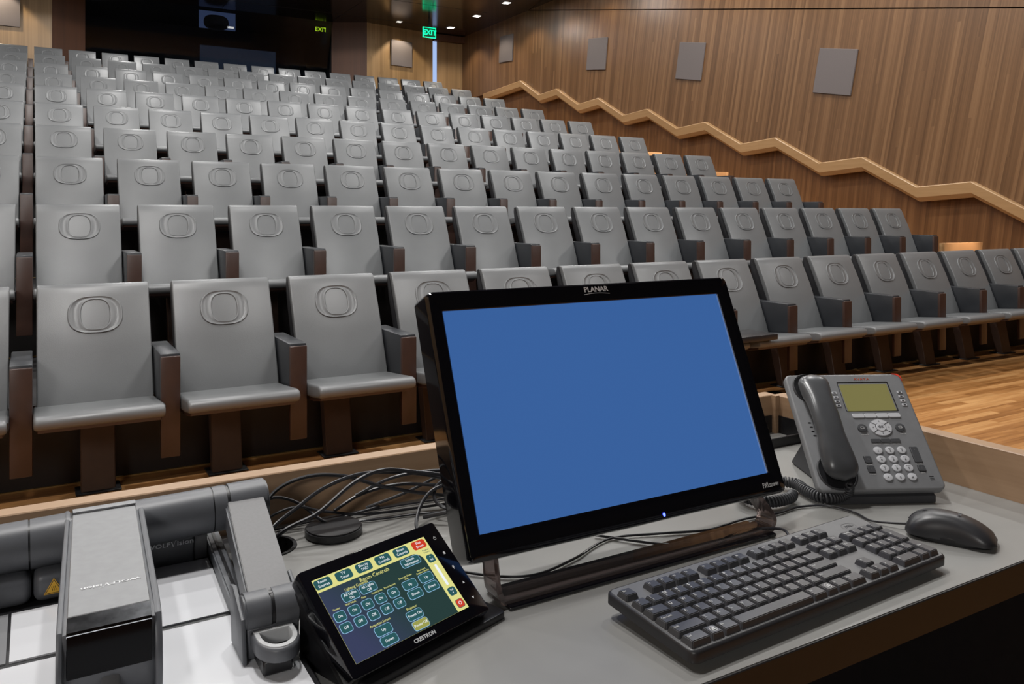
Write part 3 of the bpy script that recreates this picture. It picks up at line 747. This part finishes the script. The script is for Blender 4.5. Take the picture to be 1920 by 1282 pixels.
x.build('navigation_ring', t)
x = MB(); x.prism(superell(.0083, .0072, 2, 30), 0, .0036, 'ph_key', 'z', .0006, 1, T=Tn); x.text('OK', .0062, 'ph_dkey', Tn @ TR(0, 0, .0037), .0001, bold=.0002); x.build('ok_key', t)
for (u, lb) in ((-.0005, 'MESSAGE'), (.0645, 'PHONE')):
    x = MB(); x.prism(superell(.0082, .0072, 2, 30, u, .1055), 0, .0026, 'ph_dkey', 'z', .0008, 2, T=TT)
    x.ring(rrect(.006, .004, .001, 2, u, .1055), rrect(.0048, .0028, .001, 2, u, .1055), [(0, .0028), (1, .0028)], 'legend', TT)
    x.text(lb, .003, 'legend', TT @ TR(u + .002, .0943, .0002), .0001); x.build('round_key', t)
for i in range(3):
    c_ = .0065 + .0167 * (i + .5); x = MB(); x.prism(rrect(.0162, .0065, .0012, 3, c_, .0825), 0, .002, 'ph_dkey', 'z', .0005, 1, T=TT)
    x.text(('CONTACTS', 'MENU', 'CALL LOG')[i], .0026, 'legend', TT @ TR(c_, .0765, .0002), .0001); x.build('menu_key', t)
dg = [('1', ''), ('2', 'ABC'), ('3', 'DEF'), ('4', 'GHI'), ('5', 'JKL'), ('6', 'MNO'), ('7', 'PQRS'), ('8', 'TUV'), ('9', 'WXYZ'), ('*', ''), ('0', ''), ('#', '')]
for i, (d, s2) in enumerate(dg):
    u = .0122 + .01985 * (i % 3) + .0002 * (i // 3); v = .0652 - .01535 * (i // 3)
    x = MB(); x.prism(superell(.0073, .0062, 2, 28, u, v), 0, .0026, 'ph_key', 'z', .0007, 2, T=TT)
    x.text(d, .0052, 'ph_dkey', TT @ TR(u, v - .0016, .0027), .0001, bold=.0001)
    if s2: x.text(s2, .0028, 'ph_dkey', TT @ TR(u, v + .0026, .0027), .0001)
    x.build('keypad_key', t)
for (u, v, w_, h_, s_, lb) in ((-.0092, .0498, .0115, .0118, 'O', 'HEADSET'), (-.0092, .0335, .0115, .0118, '(', 'SPEAKER'), (.0736, .0570, .0122, .0275, '+', 'VOLUME'), (.0742, .0335, .0115, .0105, '/', 'MUTE')):
    x = MB(); x.prism(rrect(w_, h_, .002, 3, u, v), 0, .002, 'ph_dkey', 'z', .0006, 1, T=TT); x.ring(rrect(w_ + .0014, h_ + .0014, .0025, 3, u, v), rrect(w_, h_, .002, 3, u, v), [(0, .0002), (1, .0002)], 'blk', TT)
    if lb != 'HEADSET' or 1: x.text(s_, .005, 'legend_dim', TT @ TR(u, v + (h_ / 2 - .006 if h_ > .02 else 0), .0021), .0001)
    x.text(lb, .0026, 'legend', TT @ TR(u, v - h_ / 2 - .0025, .0002), .0001); x.build('function_key', t)
for i in range(4):
    for u in (-.0268, .0885):
        x = MB(); v = .1722 - .0081 * i; x.prism(rrect(.0085, .0044, .001, 3, u, v), 0, .0016, 'ph_key', 'z', .0004, 1, T=TT); x.box(u - .002, u + .002, v - .0012, v + .0012, .0016, .0019, 'ph_dkey', T=TT); x.build('line_key', t)
x = MB()
for i in range(3): x.box(.0815, .0885, .0135 + .0028 * i, .0147 + .0028 * i, -.0001, .0003, 'blk', T=TT)
x.build('microphone_slots', ph)
x = MB()
for i in range(4): x.prism(superell(.0028, .0012, 2, 12, -.0865 + .0008 * i, .117 - .0078 * i), -.0001, .0004, 'blk', T=TT)
x.build('speaker_slots', ph)
# handset: swept body with ear and mouth ends
def hand_sec(v): return v
hs = []; hf = []; NS = 40; NK = 22
for i in range(NS + 1):
    s_ = i / NS; v = .199 - .190 * s_
    if s_ < .28:  q = s_ / .28; wd = .0265 - .0045 * q * q
    elif s_ < .62: wd = .022
    else: q = (s_ - .62) / .38; wd = .022 + .0065 * (1 - (1 - q) ** 2)
    endf = (max(0, 1 - (max(0, .12 - s_) / .12) ** 2.4) ** .5) * (max(0, 1 - (max(0, s_ - .86) / .14) ** 2.4) ** .5)
    top = .026 + .016 * math.sin(PI * min(1, max(0, s_))) ** .8
    bot = .004 + (.013 * max(0, math.sin(PI * (s_ - .22) / .48)) if .22 < s_ < .70 else 0)
    cu_ = -.0655 - .004 * math.sin(PI * s_)
    th_ = (top - bot) / 2; cw = (top + bot) / 2
    for k in range(NK):
        a = 2 * PI * k / NK; ca, sa = math.cos(a), math.sin(a)
        hs.append((cu_ + wd * max(endf, .05) * math.copysign(abs(ca) ** .75, ca), v, cw + th_ * max(endf, .3) * math.copysign(abs(sa) ** .8, sa)))
for i in range(NS):
    for k in range(NK): hf.append((i * NK + k, (i + 1) * NK + k, (i + 1) * NK + (k + 1) % NK, i * NK + (k + 1) % NK))
hf.append(tuple(range(NK))); hf.append(tuple(NS * NK + k for k in range(NK))[::-1])
MB().raw(hs, hf, 'ph_hand', TT).build('handset', t, ang=60)
x = MB()
for (v, r_) in ((.182, .0285), (.030, .031)):
    x = MB(); x.ring(superell(r_ + .0015, r_, 2.2, 36, -.0665, v), superell(r_ - .002, r_ - .003, 2.2, 36, -.0665, v), [(0, .0002), (.5, .0025), (1, -.004)], 'ph_base', TT)
    x.prism(superell(r_ - .002, r_ - .003, 2.2, 36, -.0665, v), -.002, .0006, 'blk', T=TT); x.build('cradle', t)
# coiled cord
cen = [onp(-.056, .006, .012), Vector((1.112, .862, .803)), Vector((1.078, .872, .802)), Vector((1.080, .908, .802)), Vector((1.090, .944, .803)), Vector((1.055, .975, .803)), Vector((1.004, .975, .803)), Vector((.972, .94, .803)), Vector((.985, .905, .802)), Vector((1.030, .900, .802)), Vector((1.056, .915, .802))]
C_ = spline(cen, 60); tot = len(C_); hel = []; prev = None; acc = 0
for i, p in enumerate(C_):
    d = (C_[min(i + 1, tot - 1)] - C_[max(i - 1, 0)]).normalized()
    a = d.cross(Vector((0, 0, 1))).normalized() if prev is None else (prev - d * prev.dot(d)).normalized(); prev = a; b_ = d.cross(a)
    if i: acc += (p - C_[i - 1]).length
    ph_a = 2 * PI * acc / .0052
    hel.append((p, a, b_, acc))
# resample finely
H = []; L_ = hel[-1][3]; j = 0; ns = int(L_ / .0052 * 12)
for q in range(ns):
    s_ = L_ * q / ns
    while j < len(hel) - 2 and hel[j + 1][3] < s_: j += 1
    p, a, b_, ac = hel[j]; p2, a2, b2_, ac2 = hel[j + 1]; f_ = (s_ - ac) / max(1e-9, ac2 - ac)
    pp = p.lerp(p2, f_); aa = a.lerp(a2, f_); bb = b_.lerp(b2_, f_); an = 2 * PI * s_ / .0052
    rr = .0072 * min(1, s_ / .012, (L_ - s_) / .012 + .05)
    H.append(pp + (aa * math.cos(an) + bb * math.sin(an)) * rr)
MB().tube(H, .0021, 'ph_base', 6, T=Ti).build('coiled_cord', t, ang=80)

# ================================================================== touch panel
TTp = plane_T((.3503, .7732, .81), 18.3, 38.2)
B0 = Vector((.35, .83, DZT)); Ti = Matrix.Translation(-B0); TT = Ti @ TTp
t = thing('touch_panel', 'black tabletop touch panel showing room control buttons', 'touch panel', B0)
pb = MB(); pb.prism(rrect(.1885, .1195, .0035, 4, 0, .0600), -.018, 0, 'piano', 'z', .0016, 2, T=TT)
pb.prism(rrect(.178, .110, .005, 4, 0, .0600), -.034, -.016, 'blk', 'z', .004, 2, T=TT)
pb = pb.build('housing', t)
ui = MB()
def R_(x0, x1, y0, y1, z, mat): ui.raw([(x0, y0, z), (x1, y0, z), (x1, y1, z), (x0, y1, z)], [(0, 1, 2, 3)], mat, TT)
X0, X1, Y0_, Y1_ = -.0840, .0697, .0127, .1062
R_(X0, X1, Y0_, Y1_, .0004, 'ui_yellow')
def fill(pts, z, mat): ui.raw([(a, b, z) for a, b in pts], [tuple(range(len(pts)))], mat, TT)
corner = [(.0535 - .012 + .012 * math.cos(a), .0915 - .012 + .012 * math.sin(a)) for a in [PI / 2 * i / 6 for i in range(7)]]
fill([(X0, Y0_), (.0535, Y0_)] + corner + [(X0, .0915)], .0006, 'ui_green')
def btn(cx, cy, w_, h_, lines, mat='ui_btn', sz=.0042, line='ui_line'):
    fill(rrect(w_, h_, min(w_, h_) * .28, 4, cx, cy), .0009, line)
    fill(rrect(w_ - .0011, h_ - .0011, min(w_, h_) * .25, 4, cx, cy), .0011, mat)
    for i, ln in enumerate(lines):
        ui.text(ln, sz, 'ui_text', TT @ TR(cx, cy + (len(lines) - 1) * sz * .52 - i * sz * 1.04, .0013), .00005)
for u, l1 in ((-.0737, ['Room', 'Sources']), (-.0475, ['TV', 'Tuner']), (-.0214, ['Blu-ray', 'DVD']), (.0048, ['Mic', 'Controls']), (.0308, ['Room', 'Controls'])): btn(u, .0993, .0205, .0105, l1, line='ui_btn')
btn(.0572, .0993, .0195, .0105, ['Shut', 'Down'], 'ui_red', line='ui_red')
def lab(s_, u, v, sz=.0036, mat='ui_ytext'): ui.text(s_, sz, mat, TT @ TR(u, v, .0013), .00005)
lab('Room Controls', -.0150, .0868, .0062); lab('Lighting Controls', -.0412, .0835, .0042)
btn(-.0525, .0762, .0212, .0105, ['All Lights', 'On']); btn(-.0297, .0765, .0212, .0105, ['All Lights', 'Off'])
for u, l_ in ((-.0748, 'Theater'), (-.0572, 'Wall Wash'), (-.0402, 'Floor'), (-.0231, 'Front Spots'), (-.0058, 'Front Accent')):
    lab(l_, u, .0690, .0029); btn(u, .0609, .0138, .0108, ['On']); btn(u, .0483, .0138, .0108, ['Off'])
lab('Basement Shades', .0175, .0715, .0026); lab('Only', .0175, .0688, .0026); lab('Workout &', .0412, .0715, .0026); lab('Basement Shades', .0412, .0688, .0026)
for u in (.0178, .0415): btn(u, .0618, .0195, .0105, ['Up']); btn(u, .0502, .0195, .0105, ['Down'])
btn(.0350, .0850, .0270, .0105, ['System', 'Information'])
lab('Projection Screen', -.0384, .0382); btn(-.0390, .0306, .0212, .0105, ['Up']); btn(-.0387, .0192, .0212, .0105, ['Down'])
lab('Projector', .0038, .0384); btn(.0031, .0306, .0212, .0105, ['Power On']); btn(.0036, .0192, .0212, .0105, ['Power Off'], 'ui_olive')
lab('Program', .0610, .0905, .0028, 'ui_btn'); lab('Volume', .0610, .0877, .0028, 'ui_btn')
btn(.0614, .0792, .0108, .0098, ['^', 'Vol'], sz=.0032, line='ui_btn'); btn(.0619, .0358, .0108, .0098, ['Vol', 'v'], sz=.0032, line='ui_btn')
fill(rrect(.0034, .0270, .0016, 4, .0617, .0575), .0009, 'ui_text'); btn(.0622, .0204, .0108, .0100, ['O'], 'ui_red', .006, 'ui_btn')
ui.build('screen', t, False)
x = MB(); x.text('CRESTRON', .0058, 'light_grey', TT @ TR(.0002, .0060, .0002), .0001, bold=.0002); x.build('brand_lettering', pb, False, label='silver lettering')
Tx = lambda v: TT @ TR(.0826, v, .0003)
x = MB(); x.ring(superell(.002, .002, 2, 20), superell(.0015, .0015, 2, 20), [(0, 0), (1, 0)], 'white', Tx(.0996)); x.box(-.0003, .0003, .0004, .0026, 0, .0001, 'white', T=Tx(.0996)); x.build('power_mark', pb, False)
x = MB(); x.raw([(-.002, 0, 0), (.002, 0, 0), (0, .002, 0)], [(0, 1, 2)], 'white', Tx(.0796)); x.box(-.0014, .0014, -.0018, 0, 0, .0001, 'white', T=Tx(.0796)); x.build('home_mark', pb, False)
x = MB(); x.prism(superell(.0013, .0016, 2, 16), 0, .0001, 'white', T=Tx(.0605)); x.box(-.0007, .0007, -.0028, -.0018, 0, .0001, 'white', T=Tx(.0605)); x.build('lamp_mark', pb, False)
x = MB(); x.raw([(-.0016, -.0012, 0), (.0016, -.0012, 0), (0, .0016, 0)], [(0, 1, 2)], 'white', Tx(.0397)); x.build('up_mark', pb, False)
x = MB(); x.raw([(-.0016, .0012, 0), (0, -.0016, 0), (.0016, .0012, 0)], [(0, 1, 2)], 'white', Tx(.0199)); x.build('down_mark', pb, False)
# foot: wedge brackets and a base plate
for u0, u1 in ((-.088, -.074), (.074, .088)):
    p3 = [TTp @ Vector((u0, .012, -.030)), TTp @ Vector((u0, .10, -.030))]; p4 = [TTp @ Vector((u1, .012, -.030)), TTp @ Vector((u1, .10, -.030))]
    vsb = [p3[0], p3[1], Vector((p3[1].x, p3[1].y, DZT + .001)), Vector((p3[0].x, p3[0].y, DZT + .001)), p4[0], p4[1], Vector((p4[1].x, p4[1].y, DZT + .001)), Vector((p4[0].x, p4[0].y, DZT + .001))]
    MB().raw(vsb, [(0, 1, 2, 3), (7, 6, 5, 4), (0, 4, 5, 1), (1, 5, 6, 2), (2, 6, 7, 3), (3, 7, 4, 0)], 'blk', Ti).build('bracket', t, False)
e18 = Matrix.Rotation(math.radians(18.3), 4, 'Z')
MB().prism(rrect(.20, .085, .008, 5, .004, -.012), .0005, .009, 'blk', 'z', .002, 2, T=e18).build('base_plate', t)

# ================================================================== document camera
B0 = Vector((.05, 1.125, DZT)); YW = 0.0
t = thing('document_camera', 'grey folded document camera over a lit white working surface', 'document camera', B0, rotz=YW)
bp = MB()
bp.box(-.45, .188, -.52, .055, .0005, .0118, 'blk', .002, 1)
bp = bp.build('base_plate', t)
MB().prism([(-.071, -.166), (.1455, -.166), (.1455, -.004), (.02, -.004), (.02, -.050), (-.071, -.050)], .010, .0135, 'vz_white').build('light_plate', t, False, label='white light plate')
MB().box(-.44, .181, -.515, -.176, .010, .0132, 'vz_white').build('front_plate', t, False, label='white glossy front plate')
MB().box(-.44, -.074, -.166, -.050, .010, .0132, 'vz_glass').build('side_plate', t, False)
hz = MB(); hz.prism([(0.0, .012), (.002, .055), (.012, .064), (.052, .064), (.055, .012)], -.45, .130, 'vz', 'x', .002, 1); hz.box(.130, .146, .0, .054, .012, .068, 'plate', .003, 2); hz.box(-.45, -.052, -.036, .002, .0118, .046, 'vz', .010, 4); hz.box(-.050, -.014, -.036, .002, .0118, .046, 'vz', .010, 4)
hz = hz.build('housing', t)
def logo(T, sz, parent):
    x = MB(); x.text('WOLF', sz * .82, 'white', T @ TR(-sz * .12, 0, 0), .0002, 'RIGHT', bold=.0001, sx=1.35)
    x.text('ision', sz * .95, 'white', T @ TR(sz * .72, 0, 0), .0002, 'LEFT', bold=.0001, sx=1.25)
    x.raw([(-.05 * sz, .36 * sz, 0), (.08 * sz, .36 * sz, 0), (.28 * sz, -.18 * sz, 0), (.55 * sz, .45 * sz, 0), (1.15 * sz, .82 * sz, 0), (.50 * sz, .30 * sz, 0), (.30 * sz, -.42 * sz, 0), (.2 * sz, -.42 * sz, 0)], [(0, 7, 2, 1), (7, 6, 5, 2), (2, 5, 4, 3)], 'white', T)
    x.build('brand_lettering', parent, False, label='white lettering')
logo(TR(.102, -.0012, .0385) @ Matrix.Rotation(PI / 2, 4, 'X'), .0092, hz)
x = MB(); Tw = TR(-.0295, -.0364, .0285) @ Matrix.Scale(.82, 4) @ Matrix.Rotation(PI / 2, 4, 'X')
tri = lambda s_: [(s_ * math.cos(a), s_ * math.sin(a) - .002) for a in (PI / 2, PI * 7 / 6, PI * 11 / 6)]
x.prism(tri(.0145), 0, .0004, 'yellow', T=Tw); x.ring(tri(.0128), tri(.0112), [(0, .0006), (1, .0006)], 'blk', Tw)
for u in (-.0022, .0, .0022): x.tube([(u + .0006 * math.sin(i * 1.2), -.005 + .0013 * i, .0007) for i in range(6)], .0003, 'blk', 4, T=Tw)
x.build('warning_label', hz, False, label='yellow hot surface warning triangle')
TZ = .0708; R_t = .0285
RY = TR(0, 0, TZ) @ Matrix.Rotation(math.radians(-1.1), 4, 'Y') @ TR(0, 0, -TZ)
x = MB(); x.cyl((-.45, 0, TZ), R_t, .395, 'vz', 'x', 48, T=RY); x.cyl((-.053, 0, TZ), R_t, .04, 'vz', 'x', 48, T=RY); x.cyl((-.06, 0, TZ), R_t - .001, .1, 'blk', 'x', 32, T=RY)
x.cyl((.060, 0, TZ), R_t, .090, 'vz', 'x', 48, T=RY); x.cyl((.1515, 0, TZ), R_t, .016, 'vz', 'x', 48, T=RY); x.cyl((.05, 0, TZ), R_t - .001, .13, 'blk', 'x', 32, T=RY)
x.build('arm_tube', t)
SH = Matrix.Identity(4); SH[0][1] = .053
# head
hd_ = MB()
TZh = .0955
prof = [(-.005, TZh - .001), (-.27, TZh), (-.292, TZh - .002), (-.3055, TZh - .005), (-.3095, .075), (-.3095, .035), (-.300, .020), (-.27, .0142), (-.06, .0142), (-.02, .045), (.0, .05)]
hd_.prism(prof, -.013, .0640, 'vz', 'x', .003, 2, T=SH)
for xs in ((-.0170, -.0118), (.0625, .0690)):
    pr2 = [(-.004, TZh + .001), (-.27, TZh + .001), (-.302, TZh - .004), (-.316, .074), (-.321, .048), (-.316, .026), (-.29, .0145), (-.08, .0145), (-.03, .040), (.0, .052)]
    hd_.prism(pr2, xs[0], xs[1], 'vz', 'x', .002, 2, T=SH)
    hd_.cyl((xs[0], 0, TZ), R_t + .0012, xs[1] - xs[0], 'vz', 'x', 48, bev=.001)
hd_ = hd_.build('head', t)
cv = MB(); cv.box(-.0088, .0600, -.288, -.001, TZh - .002, TZh + .0025, 'silver', .0008, 1, T=SH)
arc = [((R_t + .0020) * math.sin(a_), TZ + (R_t + .0020) * math.cos(a_)) for a_ in [math.radians(-12 + 6 * i) for i in range(18)]]
arc2 = [((R_t - .001) * math.sin(a_), TZ + (R_t - .001) * math.cos(a_)) for a_ in [math.radians(-12 + 6 * i) for i in range(18)]]
cv.prism(arc + arc2[::-1], -.0088, .0600, 'silver', 'x')
cv.build('top_cover', hd_, label='brushed silver cover')
MB().prism([(-.289, TZh + .0022), (-.289, TZh - .004), (-.311, TZh - .012), (-.3125, TZh - .0035), (-.311, TZh - .0015)], -.0088, .0600, 'chrome', 'x', T=SH).build('chrome_strip', hd_, False, label='mirror-like strip')
MB().prism([(-.300, TZh - .006), (-.300, .054), (-.3135, .054), (-.3145, .066), (-.3125, TZh - .0045)], -.0088, .0600, 'dark_glass', 'x', .0005, 1, T=SH).build('front_glass', hd_, label='black glass window')
MB().prism([(-.318, .022), (-.318, .042), (-.309, .048), (-.30, .03)], .018, .034, 'plate', 'x', .003, 2, T=SH).build('latch', hd_)
logo(SH @ TR(.0265, -.232, TZh + .0028) @ Matrix.Rotation(PI, 4, 'Z'), .0086, hd_)
# upper arm on the right, knuckle and ring handle
x = MB(); x.cyl((.1685, .0, TZ + .0005), .0285, .052, 'vz', 'x', 40, bev=.003, T=RY); x.box(.169, .2205, -.012, .0285, TZ - .028, TZ, 'vz', T=RY); x.build('rear_joint', t)
def bar(xa0, xa1, ya, za, xb0, xb1, yb, zb, th, mat, bev=.002):
    vs_ = [(xa0, ya, za), (xa1, ya, za), (xb1, yb, zb), (xb0, yb, zb), (xa0, ya, za - th), (xa1, ya, za - th), (xb1, yb, zb - th), (xb0, yb, zb - th)]
    b = bmesh.new(); V_ = [b.verts.new(v) for v in vs_]
    for f in ((0, 1, 2, 3), (7, 6, 5, 4), (0, 4, 5, 1), (1, 5, 6, 2), (2, 6, 7, 3), (3, 7, 4, 0)): b.faces.new([V_[i] for i in f])
    bmesh.ops.recalc_face_normals(b, faces=list(b.faces)); bmesh.ops.bevel(b, geom=list(b.edges), offset=bev, segments=2, affect='EDGES'); return MB().bm(b, mat)
bar(.1650, .2110, -.012, .0845, .1375, .1825, -.272, .0690, .030, 'vz').build('upper_arm', t)
bar(.1670, .2125, -.0215, .0880, .1385, .1825, -.273, .0715, .004, 'plate', .0008).build('arm_cover', t, label='light grey cover')
KY, KZ, KR = -.266, .0525, .0205
k_ = MB(); k_.cyl((.1325, KY, KZ), KR, .0275, 'vz', 'x', 44, bev=.002); k_.cyl((.1605, KY, KZ), KR, .0275, 'vz', 'x', 44, bev=.002); k_.cyl((.1595, KY, KZ), KR - .001, .003, 'blk', 'x', 44)
k_.prism([(-.228, .070), (-.243, .0745), (-.284, .056), (-.292, .0142), (-.238, .0142)], .1280, .1330, 'vz', 'x', .002, 2); k_.prism([(-.225, .068), (-.236, .0755), (-.282, .060), (-.285, .042), (-.24, .030)], .1870, .1915, 'vz', 'x', .002, 2)
k_.box(.1335, .1865, -.285, -.24, .0142, .046, 'vz', .002, 1)
k_.build('knuckle', t)
cx0, cx1, rm = .1370, .1805, .15875
D = [(cx0, -.284)] + [(rm + .02175 * math.cos(a), -.303 - .029 * math.sin(a)) for a in [PI - PI * i / 14 for i in range(15)]] + [(cx1, -.284)]
Di = [(cx0 + .0075, -.2925)] + [(rm + .01425 * math.cos(a), -.303 - .0185 * math.sin(a)) for a in [PI - PI * i / 14 for i in range(15)]] + [(cx1 - .0075, -.2925)]
x = MB(); x.ring(D, Di, [(0, .029), (0, .039), (.12, .0415), (.3, .0420)], 'vz', None); x.ring(D, Di, [(.3, .0420), (.34, .0430), (.9, .0430), (1, .041), (1, .029), (0, .029)], 'light_grey', None)
x.build('ring_handle', t, label='D-shaped handle with a white top', ang=50)
MB().box(.141, .170, -.322, -.28, .0136, .029, 'blk', .002, 1).build('handle_foot', t)
bar(.149, .166, .045, .034, .136, .154, -.250, .030, .018, 'vz', .002).build('lower_arm', t)
bar(.155, .159, .03, .0352, .1435, .1475, -.24, .0312, .003, 'blk', .0006).build('arm_groove', t)

# ================================================================== cables behind the monitor
def cable(pts, r, lb):
    o = MB().tube(spline(pts, 10), r, 'cable', 8).build('cable'); tag(o, lb, 'cable', 'black cables behind the touch panel')
hx, hy = hole[0], hole[1]
cable([(hx - .018, hy, .72), (hx - .018, hy + .005, .80), (.295, 1.195, .845), (.345, 1.20, .862), (.40, 1.19, .858), (.46, 1.18, .835), (.53, 1.17, .815), (.62, 1.15, .80), (.68, 1.12, .82)], .0027, 'black cable with the highest arch at the left of the tangle')
cable([(hx - .01, hy - .01, .70), (hx - .006, hy - .008, .80), (.33, 1.165, .835), (.38, 1.18, .852), (.44, 1.19, .856), (.52, 1.18, .845), (.60, 1.15, .825), (.70, 1.12, .83)], .0029, 'black cable rising from desk hole in a long flat arch')
cable([(hx, hy - .018, .70), (hx + .004, hy - .016, .80), (.345, 1.13, .832), (.40, 1.14, .862), (.45, 1.155, .868), (.51, 1.165, .853), (.60, 1.15, .835), (.70, 1.13, .83)], .0030, 'thick glossy black cable crossing over the grommet cover')
cable([(hx - .025, hy + .01, .72), (hx - .02, hy + .012, .80), (.29, 1.19, .815), (.33, 1.19, .824), (.37, 1.185, .812), (.44, 1.18, .797), (.56, 1.16, .797), (.68, 1.12, .80)], .0020, 'thin black cable in a low arch left of grommet cover')
cable([(.27, 1.19, .828), (.30, 1.205, .838), (.335, 1.20, .826), (.37, 1.17, .80), (.41, 1.19, .797), (.46, 1.195, .80)], .0022, 'thin black cable curling beside the document camera arm')
cable([(.385, 1.185, .81), (.43, 1.19, .826), (.49, 1.185, .832), (.56, 1.16, .825), (.63, 1.13, .82), (.69, 1.11, .82)], .0027, 'black cable sagging in the middle of the tangle')
cable([(.485, 1.03, .793), (.475, 1.06, .793), (.480, 1.10, .80), (.505, 1.13, .822), (.54, 1.14, .834), (.60, 1.13, .832), (.66, 1.10, .82)], .0027, 'black cable dropping in a loop behind touch panel')
cable([(.70, 1.07, .815), (.62, 1.08, .808), (.56, 1.10, .806), (.528, 1.12, .812), (.527, 1.14, .826), (.55, 1.15, .838), (.61, 1.13, .838), (.70, 1.10, .83)], .0028, 'black cable turning back in a wide hairpin near monitor')
cable([(.70, 1.09, .845), (.62, 1.12, .848), (.560, 1.145, .852), (.545, 1.155, .860), (.56, 1.165, .868), (.62, 1.15, .864), (.70, 1.12, .85)], .0028, 'black cable folded in a narrow upper hairpin near monitor')
cable([(.70, 1.13, .875), (.65, 1.17, .878), (.622, 1.18, .884), (.64, 1.19, .890), (.70, 1.16, .875)], .0025, 'short black cable end curling above the others')
cable([(.36, 1.19, .793), (.44, 1.165, .793), (.52, 1.15, .793), (.60, 1.11, .793), (.68, 1.06, .793)], .0016, 'thin black cable lying flat on desk under the tangle')
cable([(.30, 1.20, .793), (.36, 1.205, .793), (.46, 1.205, .793), (.56, 1.195, .793), (.66, 1.18, .793)], .0016, 'thin black cable lying flat against the rear rail')
cable([(.42, 1.19, .825), (.47, 1.18, .845), (.53, 1.17, .850), (.60, 1.15, .846), (.69, 1.12, .84)], .0026, 'black cable passing just below the highest arches')
cable([(.50, 1.12, .80), (.54, 1.09, .812), (.59, 1.07, .818), (.68, 1.05, .812)], .0034, 'thick black cable running into the back of the monitor')
cable([(.44, 1.20, .80), (.50, 1.185, .818), (.555, 1.175, .84), (.60, 1.175, .862), (.66, 1.16, .868), (.70, 1.14, .86)], .0024, 'black cable climbing steeply beside the monitor back')
o = MB().box(-.05, .05, -.02, .02, 0, .024, 'blk', .003, 2, T=TR(.60, 1.135, DZT + .001) @ Matrix.Rotation(math.radians(-22), 4, 'Z')).build('power_adapter')
tag(o, 'black power adapter under the cables behind the monitor', 'adapter')
